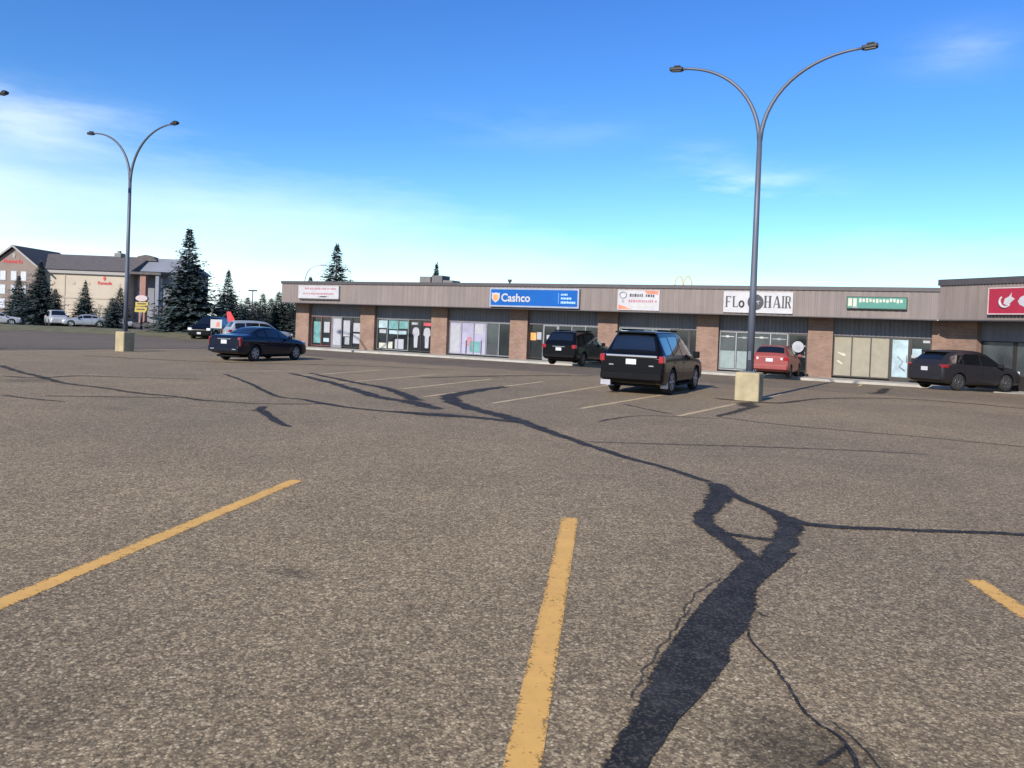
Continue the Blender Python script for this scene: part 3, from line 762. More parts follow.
s, w, h, y = sign_box('shop_sign', 'long blue sign with white lettering and an orange shield emblem', -19.15, -13.35, 3.08, 4.20, 'blue_sign', 'silver', .2, .09)
add_text(s, 'Cashco', -w + .80, -.235, y - .012, .66, M['white'], width=1.92, bold=.016)
p = MB()
sh = [(-.26, .28), (-.13, .24), (0, .29), (.13, .24), (.26, .28), (.27, -.02), (.2, -.18), (0, -.32), (-.2, -.18), (-.27, -.02)]
p.prism([(x - w + .42, z) for x, z in sh], y - .022, y - .002); em = p.build('emblem', M['white'], s)
p = MB(); p.prism([(x * .68 - w + .42, z * .68 - .02) for x, z in sh], y - .032, y - .0225); p.build('emblem_centre', M['orange'], em)
rnd = random.Random(9)
bars(s, blurred_words(w - 1.12, w - .72, .16, .12, rnd, 0) + blurred_words(w - 1.12, w - .45, -.06, .13, rnd, 0) + blurred_words(w - 1.12, w - .2, -.30, .14, rnd, 0) + [(w - 1.28, w - 1.265, -.3, .3)], y - .002, 'blue_pale', 'small_lettering')

s, w, h, y = sign_box('shop_sign', 'square white banner sign with grey, pink and orange print', -11.09, -8.70, 3.08, 4.20, 'white', 'white', .06, .03)
rnd = random.Random(12)
p = MB(); p.tube([(-.88 + .2 * math.cos(a * .5236), y - .012, .27 + .17 * math.sin(a * .5236)) for a in range(13)], .035, 5); p.build('emblem', M['grey_print'], s)
bars(s, [(-1.02, -.72, .08, .14), (-.95, -.8, -.16, .02)], y, 'grey_print', 'print')
bars(s, blurred_words(-.5, .25, .16, .2, rnd, 0) + blurred_words(.42, .9, .16, .18, rnd, 0), y, 'charcoal')
bars(s, blurred_words(-.55, 1.05, -.14, .17, rnd, .2), y, 'pink', 'slogan')
bars(s, blurred_words(-.3, .75, -.36, .1, rnd, .2), y, 'cream', 'small_lettering')
p = MB(); p.prism([(.3, .52), (1.14, .52), (1.1, .3), (.85, .36), (.55, .32)], y - .006, y - .002); p.prism([(-1.14, -.52), (-.35, -.52), (-.7, -.38), (-1.14, -.25)], y - .006, y - .002); p.build('print_corner', M['salmon'], s)

s, w, h, y = sign_box('shop_sign', 'white sign with black serif lettering around a round black emblem', -5.25, -1.80, 3.10, 4.20, 'white', 'white', .1, .03)
def serif(mb, ch, x, z, wd_, ht):
    T, t, sf = wd_ * .30, ht * .055, wd_ * .12     # thick stem, thin stroke, serif
    def stem(a, z0=0, z1=1): mb.box(x + a * wd_, x + a * wd_ + T, y - .02, y - .002, z + z0 * ht, z + z1 * ht)
    def bar(a, e, zz): mb.box(x + a * wd_, x + e * wd_, y - .021, y - .003, z + zz * ht - t / 2, z + zz * ht + t / 2)
    def foot(a, zz): mb.box(x + a * wd_ - sf, x + a * wd_ + T + sf, y - .0195, y - .0025, z + zz * ht - t * .4, z + zz * ht + t * .4)
    if ch == 'F': stem(0); bar(0, 1, .97); bar(0, .8, .5); foot(0, .02); mb.box(x + .9 * wd_, x + wd_, y - .0205, y - .0035, z + .8 * ht, z + .97 * ht)
    elif ch == 'L': stem(0); bar(0, 1, .03); foot(0, .98); mb.box(x + .9 * wd_, x + wd_, y - .0205, y - .0035, z + .03 * ht, z + .2 * ht)
    elif ch == 'H': stem(0); stem(.7); bar(.2, .8, .5); foot(0, .98); foot(0, .02); foot(.7, .98); foot(.7, .02)
    elif ch == 'I': stem(.3); foot(.3, .98); foot(.3, .02)
    elif ch == 'A':
        mb.prism([(x + .42 * wd_, z + ht), (x + .62 * wd_, z + ht), (x + 1.05 * wd_, z), (x + .72 * wd_, z)], y - .02, y - .002)
        mb.prism([(x + .40 * wd_, z + ht * .97), (x + .52 * wd_, z + ht * .97), (x + .10 * wd_, z), (x, z)], y - .0215, y - .0035); bar(.2, .8, .33); foot(.72, .02)
    elif ch == 'R':
        stem(0); bar(0, .75, .97); bar(0, .75, .5); mb.box(x + .68 * wd_, x + .95 * wd_, y - .0205, y - .0035, z + .55 * ht, z + .93 * ht)
        mb.prism([(x + .42 * wd_, z + .5 * ht), (x + .72 * wd_, z + .5 * ht), (x + 1.08 * wd_, z), (x + .76 * wd_, z)], y - .0225, y - .0045); foot(0, .02)
    elif ch == 'o':
        mb.prism([(x + wd_ * (.5 + .5 * math.cos(a * .5236)), z + ht * (.5 + .5 * math.sin(a * .5236))) for a in range(12)], y - .02, y - .002)
p = MB()
for ch, x, wdt, ht in (('F', -1.60, .26, .56), ('L', -1.24, .26, .56), ('H', .34, .32, .60), ('A', .78, .34, .60), ('I', 1.14, .24, .60), ('R', 1.36, .26, .60)): serif(p, ch, x, -.27, wdt, ht)
p.tube([(-.80 + .11 * math.cos(a * .5236), y - .02, -.10 + .15 * math.sin(a * .5236)) for a in range(13)], .045, 6)
p.build('lettering', M['charcoal'], s)
p = MB(); p.prism([(-.10 + .40 * math.cos(t * math.pi / 16), .0 + .40 * math.sin(t * math.pi / 16)) for t in range(32)], y - .024, y - .002); em = p.build('emblem', M['charcoal'], s)
p = MB(); p.tube([(-.36, y - .03, -.05), (-.22, y - .03, .05), (-.1, y - .03, -.02), (.04, y - .03, .06), (.15, y - .03, .02)], .022, 5); p.tube([(.0, y - .03, .05), (.08, y - .03, -.15)], .02, 5); p.build('emblem_print', M['white'], em)

s, w, h, y = sign_box('shop_sign', 'low green sign box with a row of cream letters', .69, 3.33, 3.43, 4.02, 'green_sign', 'green_dark', .18, .04)
rnd = random.Random(21)
bars(s, [(-w + .07, -w + .24, -.17, .2), (-w + .29, -w + .45, -.19, .2)] + [(-w + .56 + i * .148, -w + .66 + i * .148, .02 + rnd.uniform(-.02, .03), .2 + rnd.uniform(-.04, .03)) for i in range(13)], y, 'cream')
bars(s, [(-w + .26, -w + .5, -.26, -.2)], y - .001, 'grey_print', 'print')

rs = thing('shop_sign', 'big red sign with white emblem and letters on the taller wing', 'shop sign', tuple(wing_o + wd * 5.74 + Vector((0, 0, 3.82))), math.atan2(wd.y, wd.x))
W2, H2 = 3.2, .58
f = MB(); f.box(-W2, W2, -.2, -.004, H2 - .05, H2); f.box(-W2, W2, -.2, -.004, -H2, -H2 + .05); f.box(-W2, -W2 + .05, -.199, -.005, -H2 + .05, H2 - .05); f.box(W2 - .05, W2, -.199, -.005, -H2 + .05, H2 - .05); f.build('frame', M['pink_sign'], rs)
p = MB(); p.box(-W2 + .05, W2 - .05, -.188, -.006, -H2 + .05, H2 - .05); p.build('face', M['red_sign'], rs)
p = MB(); ex = -W2 + .80
p.tube([(ex + .30 * math.cos(a), -.20, -.02 + .28 * math.sin(a)) for a in [math.radians(q) for q in range(130, 330, 18)]], [.03, .05, .06, .065, .07, .07, .07, .065, .06, .05, .04, .03], 6)
p.prism([(ex - .08, -.12), (ex - .02, .1), (ex + .2, .2), (ex + .34, .38), (ex + .32, .2), (ex + .52, .08), (ex + .34, -.06), (ex + .2, -.2), (ex + .05, -.2)], -.212, -.19)
em = p.build('emblem', M['white'], rs)
em.scale = (.82, 1, .9); em.location = (-.18 * (W2 - .80), 0, 0)
add_text(rs, 'CIBC', -W2 + 1.36, -.31, -.198, .86, M['white'], width=4.2, bold=.018)

# ------------------------------------------------------------------ things on the roof
r = thing('rooftop_unit', 'grey ventilation box on the flat roof left of the blue sign', 'roof vent', (-30.9, 11.3, 4.29))
b = MB(); b.box(-1.6, -.55, -.7, .7, 0, 1.40, .04); b.build('housing', M['hvac'], r)
b = MB(); b.box(-.5, .5, -.6, .6, 0, 1.50, .04); b.build('intake_hood', M['soffit'], r)
b = MB(); b.box(.55, 1.5, -.6, .6, 0, 1.12, .04); b.build('duct', M['hvac'], r)
r = thing('vent_pipe', 'short dark vent pipe above the blue sign', 'vent pipe', (-20.7, 4, 4.32))
b = MB(); b.tube([(0, 0, 0), (0, 0, .62)], .07, 8); b.build('stack', M['flashing'], r)
b = MB(); b.tube([(0, 0, .60), (0, 0, .74)], .14, 8); b.build('cap', M['flashing'], r)
a = thing('arch_sign', 'pale yellow double arch standing beyond the roof', 'pylon sign', (-28.2, 72.2, -.2), R(22))
p = MB()
for q in (-.62, .62):
    p.tube([(q + .60 * math.cos(t), 0, 9.1 + 1.45 * math.sin(t)) for t in [i * math.pi / 12 for i in range(13)]], .09, 6)
p.build('arches', M['arch'], a)
p = MB(); p.tube([(0, 0, 0), (0, 0, 9.15)], .2, 8); p.box(-1.4, 1.4, -.15, .15, 8.7, 9.05); p.build('mast', M['pole'], a)

# ------------------------------------------------------------------ parking lot lamps
def bez(p0, p1, p2, p3, n=14):
    out = []
    for i in range(n + 1):
        t = i / n; u = 1 - t
        out.append(tuple(u ** 3 * a + 3 * u * u * t * b_ + 3 * u * t * t * c + t ** 3 * d_ for a, b_, c, d_ in zip(p0, p1, p2, p3)))
    return out
def street_lamp(label, loc, rz, hb, zj, ztop, reach, bw, group='twin arm lamps over the parking lot', lean=0.0):
    t = thing('street_lamp', label, 'street lamp', loc, rz, group)
    b = MB(); h = bw / 2
    b.box(-h, h, -h, h, -0.1, hb, .05); b.build('concrete_base', M['base_yellow'], t)
    b = MB(); b.tube([(0, 0, hb + .03), (0, 0, hb + 2.5), (lean * .5, 0, zj * .6), (lean, 0, zj)], [.108, .098, .086, .072], 14); b.build('pole', M['pole'], t)
    b = MB(); b.box(-.05, .05, -.135, -.095, hb + .35, hb + .62, .01); b.build('hand_hole_cover', M['pole'], t)
    b = MB(); b.box(-.19, .19, -.19, .19, hb, hb + .025, .004)
    for qx in (-.14, .14):
        for qy in (-.14, .14): b.tube([(qx, qy, hb + .02), (qx, qy, hb + .09)], .018, 6)
    b.build('base_plate', M['pole'], t)
    for sgn, reach in ((-1, reach[0]), (1, reach[1])):
        b = MB()
        pts = [(lean, 0, zj - .55)] + bez((lean + sgn * .04, 0, zj - .15), (lean + sgn * .25, 0, zj + (ztop - zj) * .62), (sgn * reach * .48, 0, ztop - .02), (sgn * (reach - .35), 0, ztop))
        b.tube(pts, [.066] + [.064 - .028 * i / 14 for i in range(15)], 10); arm = b.build('arm', M['pole'], t)
        Mx = Matrix.Translation((sgn * (reach - .20), 0, ztop + .01)) @ Matrix.Rotation(R(-4 * sgn), 4, 'Y')
        b = MB(); b.box(-.21, .21, -.10, .10, -.05, .06, .03, Mx); b.box(-.08, .12, -.08, .08, .061, .11, .02, Mx); hd = b.build('lamp_head', M['lamp_head'], t)
        b = MB(); b.box(-.14, .15, -.075, .075, -.068, -.052, .005, Mx); b.build('lens', M['lens'], hd)
    return t
street_lamp('near twin arm lamp standing in front of the shops on a yellow base', (-0.30, -19.0, 0), 0, .84, 8.1, 10.05, (2.80, 3.08), .70)
street_lamp('far twin arm lamp standing left of the dark blue sedan', (-30.02, -17.75, 0), 0, .95, 8.6, 10.70, (3.26, 3.2), .62)
street_lamp('lamp whose arm tip alone reaches the left edge of the photo', (-33.32, -23.6, 0), 0, .98, 8.9, 10.8, (3.26, 3.26), .62)
# single lamps far behind
t = thing('street_lamp', 'single arm street lamp curving above the left end of the roof', 'street lamp', (-46.15, 12.2, -.16), R(25))
b = MB(); b.tube([(0, 0, 0), (0, 0, 5.2)], [.09, .06], 8); b.build('pole', M['silver'], t)
b = MB(); b.tube(bez((0, 0, 5.1), (.05, 0, 6.4), (.5, 0, 6.9), (1.5, 0, 7.0)), .04, 6); b.build('arm', M['silver'], t)
b = MB(); b.box(1.4, 1.95, -.1, .1, 6.93, 7.06, .03); b.build('lamp_head', M['silver'], t)
t = thing('street_lamp', 'distant tall floodlight pole between the spruces and the shops', 'street lamp', (-103, 61.4, -.2), R(25))
b = MB(); b.tube([(0, 0, 0), (0, 0, 6.7)], [.16, .09], 8); b.build('pole', M['pole'], t)
b = MB(); b.box(-.75, .75, -.2, .2, 6.65, 6.9, .03); b.build('lamp_head', M['lamp_head'], t)

# ------------------------------------------------------------------ vehicles
def pchip(xs, ys):
    n = len(xs); h = [xs[i + 1] - xs[i] for i in range(n - 1)]; d = [(ys[i + 1] - ys[i]) / h[i] for i in range(n - 1)]
    m = [0.0] * n
    for i in range(1, n - 1):
        if d[i - 1] * d[i] > 0:
            w1 = 2 * h[i] + h[i - 1]; w2 = h[i] + 2 * h[i - 1]; m[i] = (w1 + w2) / (w1 / d[i - 1] + w2 / d[i])
    m[0] = d[0]; m[-1] = d[-1]
    def f(x):
        x = min(max(x, xs[0]), xs[-1]); i = 0
        while i < n - 2 and x > xs[i + 1]: i += 1
        t = (x - xs[i]) / h[i]
        return (ys[i] * (1 + 2 * t) * (1 - t) ** 2 + m[i] * h[i] * t * (1 - t) ** 2 + ys[i + 1] * t * t * (3 - 2 * t) + m[i + 1] * h[i] * t * t * (t - 1))
    return f

def make_car(label, cat, name, loc, heading, S, wheels, wr, paint, side_glass, top_glass, lamps, plate=None, plate_f=None, extras=(), group=None, rimmat='rim', ww=.22, lean=0.0, glass='car_glass'):
    """S: stations (x, half width, bottom z, belt z, belt half width, roof z, roof half width), rear to front.  x forward."""
    t = thing(name, label, cat, loc, heading, group)
    xs = [q[0] for q in S]
    F = [pchip(xs, [q[k] for q in S]) for k in range(1, 7)]
    def half(x):
        w, zb, zl, wb, zr, wr_ = [f(x) for f in F]
        k = min(1.0, (zr - zl) / .5); e = zl - zb
        return [Vector((x, yy, zz)) for yy, zz in ((0, zb), (w * .9, zb), (w * .985, zb + .16 * e), (w, zb + .5 * e), (w * .99, zb + .82 * e), (wb, zl), (wr_, zr - .075 * k - .008), (wr_ * .80, zr - .018 * k), (0, zr))]
    def section(x):
        hs = half(x)
        ring = hs + [Vector((x, -p.y, p.z)) for p in reversed(hs[1:-1])]
        for _ in range(2):
            out = []
            n = len(ring)
            for i in range(n):
                a, b_ = ring[i], ring[(i + 1) % n]; out += [a.lerp(b_, .2), a.lerp(b_, .8)]
            ring = out
        return ring
    sx = []
    for a, c in zip(xs, xs[1:]):
        n = max(2, int((c - a) / .14)); sx += [a + (c - a) * i / n for i in range(n)]
    sx.append(xs[-1])
    bm = bmesh.new(); rings = [[bm.verts.new(p) for p in section(x)] for x in sx]
    for a, c in zip(rings, rings[1:]):
        n = len(a)
        for i in range(n):
            f = bm.faces.new((a[i], a[(i + 1) % n], c[(i + 1) % n], c[i])); f.smooth = True
    bm.faces.new(rings[0]); bm.faces.new(list(reversed(rings[-1])))
    bmesh.ops.recalc_face_normals(bm, faces=bm.faces)
    me = bpy.data.meshes.new('body'); bm.to_mesh(me); bm.free(); me.materials.append(M[paint]); me.materials.append(M['lining'])
    body = bpy.data.objects.new('body', me); link(body)
    # wheel arches
    wmax = max(q[1] for q in S)
    cut = MB(); cut.slot = 0
    for x in wheels:
        for sg in (-1, 1):
            prof = [((wr + .055), 0), ((wr + .055), .62)]
            n = 28; A = []
            y0, y1 = sg * (wmax - ww - .06), sg * (wmax + .3)
            r0 = [cut.bm.verts.new((x + (wr + .055) * math.cos(k * 2 * math.pi / n), y0, wr + (wr + .055) * math.sin(k * 2 * math.pi / n))) for k in range(n)]
            r1 = [cut.bm.verts.new((x + (wr + .055) * math.cos(k * 2 * math.pi / n), y1, wr + (wr + .055) * math.sin(k * 2 * math.pi / n))) for k in range(n)]
            for k in range(n): cut.bm.faces.new((r0[k], r0[(k + 1) % n], r1[(k + 1) % n], r1[k]))
            cut.bm.faces.new(r0); cut.bm.faces.new(list(reversed(r1)))
    cme = cut.mesh('cutter', [M['lining']]); co = bpy.data.objects.new('cutter', cme); link(co)
    md = body.modifiers.new('arches', 'BOOLEAN'); md.object = co; md.operation = 'DIFFERENCE'; md.solver = 'EXACT'
    try: md.material_mode = 'TRANSFER'
    except Exception: pass
    bpy.context.view_layer.update()
    nm = bpy.data.meshes.new_from_object(body.evaluated_get(bpy.context.evaluated_depsgraph_get()))
    body.modifiers.clear(); body.data = nm; bpy.data.objects.remove(co)
    body.parent = t
    # underbody
    b = MB(); zb = min(q[2] for q in S); b.box(xs[0] + .3, xs[-1] - .3, -wmax * .72, wmax * .72, zb - .04, zb + .05, .02); b.build('underbody', M['lining'], t)
    # side glass
    for (a, c, t0, t1) in side_glass:
        for sg in (-1, 1):
            mb = MB(); n = 10; prev = None
            for i in range(n + 1):
                x = a + (c - a) * i / n; hs = half(x); p5, p6 = hs[5], hs[6]
                d = p6 - p5; nrm = Vector((0, d.z, -d.y)).normalized()
                lo = p5 + d * t0 + nrm * .010; hi = p5 + d * t1 + nrm * .010
                if hi.z - lo.z < .02: hi = lo + Vector((0, 0, .02))
                row = [mb.bm.verts.new((q.x, sg * q.y, q.z)) for q in (lo, lo.lerp(hi, .5), hi)]
                if prev:
                    for j in range(2): f = mb.bm.faces.new((prev[j], row[j], row[j + 1], prev[j + 1])); f.smooth = True
                prev = row
            mb.build('window', M[glass], t)
    for (a, c, yk, nm_) in top_glass:
        mb = MB(); n = 8; prev = None
        for i in range(n + 1):
            x = a + (c - a) * i / n
            z0 = F[4](x); dz = (F[4](x + .01) - F[4](x - .01)) / .02
            nr = Vector((-dz, 0, 1)).normalized() * .014
            hs = half(x); row = []
            wid = hs[7].y * 1.17
            for q in (-1, -.6, 0, .6, 1):
                yy = q * yk * wid; f_ = abs(yy) / hs[7].y
                zz = hs[8].z + (hs[7].z - hs[8].z) * min(1, f_) - .002
                if f_ > 1: zz = hs[7].z + (hs[6].z - hs[7].z) * (abs(yy) - hs[7].y) / max(1e-4, hs[6].y - hs[7].y)
                row.append(mb.bm.verts.new(Vector((x, yy, zz)) + nr))
            if prev:
                for j in range(4): f = mb.bm.faces.new((prev[j], row[j], row[j + 1], prev[j + 1])); f.smooth = True
            prev = row
        mb.build(nm_, M[glass], t)
    # wheels
    ty = MB(); ty.lathe([(wr * .60, -ww / 2 + .02), (wr * .93, -ww / 2), (wr, -ww / 2 + .035), (wr, ww / 2 - .035), (wr * .93, ww / 2), (wr * .60, ww / 2 - .02)], 28); tme = ty.mesh('wheel', M['rubber'])
    rm = MB(); rm.lathe([(wr * .64, -.02), (wr * .66, ww / 2 - .012), (wr * .60, ww / 2 - .012), (wr * .57, ww / 2 - .06), (.02, ww / 2 - .055)], 24)
    for k in range(6):
        Mx = Matrix.Rotation(k * math.pi / 3 + .2, 4, 'Y'); rm.box(.0, wr * .6, ww / 2 - .05, ww / 2 - .015, -.035, .035, 0, Mx)
    rm.lathe([(wr * .17, ww / 2 - .06), (wr * .16, ww / 2 - .005), (.01, ww / 2 - .003)], 14)
    rme = rm.mesh('rim', M[rimmat])
    for x in wheels:
        for sg in (-1, 1):
            wo = bpy.data.objects.new('wheel', tme); link(wo, t); wo.location = (x, sg * (wmax - ww / 2 - .015), wr); wo.rotation_euler = (0, random.Random(x * 7 + sg).uniform(0, 1), 0 if sg > 0 else math.pi)
            ro = bpy.data.objects.new('rim', rme); link(ro, wo)
    # lamps, plates, trim: (name, mat, x0,x1, y0,y1, z0,z1, mirrored)
    for (nm_, mt, x0, x1, y0, y1, z0, z1, mir) in list(lamps) + list(extras):
        for sg in ((-1, 1) if mir else (1,)):
            b = MB(); bv = min(abs(x1 - x0), abs(y1 - y0), abs(z1 - z0)) * .3
            b.box(x0, x1, sg * y0 if sg > 0 else -y1, sg * y1 if sg > 0 else -y0, z0, z1, min(bv, .03)); b.build(nm_, M[mt], t)
    for pl, sg in ((plate, -1), (plate_f, 1)):
        if pl:
            x, z = pl; b = MB(); b.box(x - .008, x + .008, -.16, .16, z - .08, z + .08); po = b.build('licence_plate', M['plate'], t)
    # door seams: thin dark strips on the flank, handles
    for xd in [0.5 * (side_glass[i][1] + side_glass[i + 1][0]) for i in range(len(side_glass) - 1)]:
        for sg in (-1, 1):
            b = MB(); prev = None
            for i in range(9):
                hs = half(xd); pts = [hs[2], hs[3], hs[4], hs[5]]; u = i / 8 * 2.7 + .15; j = min(int(u), 2); q = pts[j].lerp(pts[j + 1], u - j)
                row = [b.bm.verts.new((xd + dx, sg * (q.y + .003), q.z)) for dx in (-.006, .006)]
                if prev: b.bm.faces.new((prev[0], row[0], row[1], prev[1]))
                prev = row
            b.build('door_seam', M['lining'], t)
            hs = half(xd + .12); q = hs[4]
            b = MB(); b.box(xd + .03, xd + .21, sg * q.y - .02, sg * q.y + .02 , q.z - .02, q.z + .015, .008); b.build('door_handle', M[paint], t)
    t.rotation_euler = (0, lean, heading)
    return t

H90 = R(90)
# --- big black four-wheel drive, near
S_BIG = [(-2.64, .93, .48, 1.08, .90, 1.12, .80), (-2.60, .975, .42, 1.12, .94, 1.18, .84), (-2.50, .995, .34, 1.14, .955, 1.30, .80), (-2.27, 1.0, .30, 1.15, .955, 1.86, .65), (-2.05, 1.0, .28, 1.15, .955, 1.93, .64),
         (-.5, 1.0, .28, 1.14, .955, 1.95, .64), (.3, 1.0, .28, 1.12, .95, 1.92, .64), (.55, 1.0, .28, 1.12, .95, 1.87, .64), (1.35, 1.0, .28, 1.10, .94, 1.24, .84), (1.50, 1.0, .28, 1.08, .94, 1.17, .84), (2.3, .99, .30, 1.0, .92, 1.08, .78), (2.55, .94, .36, .86, .86, .95, .72), (2.63, .86, .42, .72, .78, .80, .6)]
make_car('big black four wheel drive with a chrome tailgate bar left of the near lamp', 'car', 'parked_car', (-3.62, -17.6, 0), R(91.5), S_BIG, (-1.5, 1.55), .40, 'black',
         [(-2.20, -1.38, .10, .84), (-1.30, -.28, .08, .86), (-.20, 1.02, .08, .86)], [(-2.47, -2.30, .95, 'rear_window'), (.62, 1.30, .95, 'windscreen')],
         [('tail_light', 'tail_red', -2.665, -2.40, .84, 1.0, .98, 1.20, True), ('headlight', 'lamp_clear', 2.40, 2.62, .62, .93, .78, .95, True)], (-2.665, 1.0), None,
         [('tailgate_trim', 'chrome', -2.675, -2.58, -.80, .80, 1.135, 1.205, False), ('bumper', 'lining', -2.72, -2.45, -.95, .95, .46, .66, False), ('roof_rail', 'lining', -1.9, .3, .54, .59, 1.93, 1.99, True), ('mirror', 'lining', .92, 1.08, 1.0, 1.2, 1.10, 1.32, True), ('tailgate_badge', 'chrome', -2.66, -2.63, .55, .70, .87, .91, True),
          ('running_board', 'lining', -.95, 1.0, .9, 1.05, .26, .33, True), ('mud_flap', 'plate', -1.99, -1.97, .74, .98, .20, .44, True), ('hanging_plate', 'poster_white', -2.70, -2.68, .62, .93, .26, .42, False), ('rear_spoiler', 'black', -2.42, -2.15, -.62, .62, 1.86, 1.91, False)], None)
# --- black suv nose-in at the shops
S_MID = [(-2.44, .90, .46, 1.02, .86, 1.06, .76), (-2.40, .95, .40, 1.06, .90, 1.12, .80), (-2.30, .97, .32, 1.09, .92, 1.26, .79), (-2.02, .98, .28, 1.10, .925, 1.72, .72), (-1.8, .98, .26, 1.10, .925, 1.79, .72),
         (-.5, .98, .26, 1.08, .92, 1.82, .73), (.25, .98, .26, 1.06, .92, 1.78, .72), (.45, .98, .26, 1.06, .92, 1.74, .71), (1.30, .98, .26, 1.04, .91, 1.18, .80), (1.45, .98, .26, 1.03, .90, 1.12, .80), (2.15, .96, .28, .96, .88, 1.02, .72), (2.36, .90, .34, .82, .82, .88, .66), (2.43, .82, .40, .70, .74, .76, .55)]
G_MID = ([(-1.98, -1.25, .12, .82), (-1.17, -.22, .08, .86), (-.14, .98, .08, .86)], [(-2.27, -2.06, .95, 'rear_window'), (.52, 1.24, .95, 'windscreen')])
def mid(label, loc, hd, paint, plate=(-2.46, .86), rim='rim_dark', extra=(), scale=1.0, cat='car'):
    t = make_car(label, cat, 'parked_car', loc, hd, S_MID, (-1.42, 1.44), .36, paint, G_MID[0], G_MID[1],
        [('tail_light', 'tail_red', -2.45, -2.22, .74, .965, .90, 1.10, True), ('headlight', 'lamp_clear', 2.2, 2.42, .56, .88, .74, .90, True)], plate, None,
        [('bumper', 'lining', -2.50, -2.30, -.90, .90, .42, .58, False), ('mirror', 'lining', .86, 1.0, .96, 1.14, 1.04, 1.22, True), ('plate_trim', 'chrome', -2.455, -2.425, -.36, .36, .97, 1.005, False)] + list(extra), None, rim)
    t.scale = (scale, scale, scale)
    return t
mid('black suv parked nose in under the blue sign', (-12.55, -3.05, .0), R(88), 'black', extra=[('roof_rail', 'lining', -1.7, .2, .60, .65, 1.79, 1.85, True)])
# --- dusty red hatchback at the salon
S_HATCH = [(-2.02, .82, .42, .94, .78, .98, .70), (-1.98, .86, .36, .98, .82, 1.04, .72), (-1.86, .88, .30, 1.0, .84, 1.16, .70), (-1.45, .88, .24, 1.0, .84, 1.46, .62), (-1.2, .88, .22, 1.0, .84, 1.52, .62),
           (-.3, .88, .22, .98, .84, 1.54, .62), (.2, .88, .22, .96, .835, 1.51, .61), (.4, .88, .22, .95, .83, 1.47, .60), (1.20, .88, .22, .93, .82, 1.04, .72), (1.32, .88, .22, .92, .81, .99, .72), (1.8, .86, .24, .84, .79, .89, .64), (1.98, .80, .30, .70, .72, .76, .58), (2.03, .72, .36, .60, .64, .66, .5)]
make_car('dusty red hatchback parked nose in beside the near lamp base', 'car', 'parked_car', (-2.22, -2.75, 0), R(90), S_HATCH, (-1.25, 1.27), .31, 'red_car',
         [(-1.42, -.95, .14, .80), (-.88, -.08, .08, .86), (0.0, .92, .08, .86)], [(-1.84, -1.46, .97, 'rear_window'), (.46, 1.14, .95, 'windscreen')],
         [('tail_light', 'tail_red', -2.03, -1.86, .62, .865, .82, 1.0, True), ('tail_light', 'lamp_clear', -2.025, -1.9, .48, .60, .84, .97, True), ('headlight', 'lamp_clear', 1.8, 2.0, .46, .76, .62, .76, True)], (-2.035, .84), None,
         [('bumper', 'red_car', -2.08, -1.9, -.80, .80, .40, .62, False), ('mirror', 'red_car', .78, .90, .86, 1.02, .95, 1.10, True)], None, 'rim_dark', .2)
# --- charcoal crossover by the wing
S_XO = [(-2.26, .84, .44, .98, .80, 1.02, .70), (-2.22, .88, .38, 1.02, .84, 1.08, .72), (-2.08, .905, .30, 1.05, .86, 1.24, .70), (-1.62, .91, .24, 1.06, .865, 1.58, .64), (-1.3, .91, .22, 1.05, .865, 1.65, .65),
        (-.4, .91, .22, 1.02, .86, 1.67, .66), (.1, .91, .22, 1.0, .855, 1.64, .65), (.32, .91, .22, .99, .85, 1.59, .64), (1.25, .91, .22, .98, .84, 1.08, .74), (1.40, .91, .22, .97, .83, 1.03, .74), (2.0, .89, .24, .88, .80, .94, .64), (2.2, .83, .30, .74, .74, .80, .58), (2.27, .74, .36, .64, .66, .70, .5)]
make_car('charcoal crossover parked in front of the wing below the red sign', 'car', 'parked_car', (5.72, -4.15, 0.0), math.atan2(.74, .67), S_XO, (-1.33, 1.35), .345, 'charcoal_car',
         [(-1.72, -1.12, .12, .78), (-1.05, -.12, .08, .85), (-.05, .95, .08, .85)], [(-2.05, -1.68, .95, 'rear_window'), (.40, 1.18, .95, 'windscreen')],
         [('tail_light', 'tail_red', -2.25, -1.92, .66, .905, .92, 1.06, True), ('headlight', 'lamp_clear', 1.98, 2.2, .5, .82, .70, .84, True)], (-2.275, .86), None,
         [('bumper', 'charcoal_car', -2.31, -2.1, -.80, .80, .42, .62, False), ('mirror', 'charcoal_car', .80, .94, .89, 1.07, .98, 1.14, True), ('rear_spoiler', 'charcoal_car', -1.86, -1.5, -.58, .58, 1.55, 1.60, False)], None, 'rim_dark')
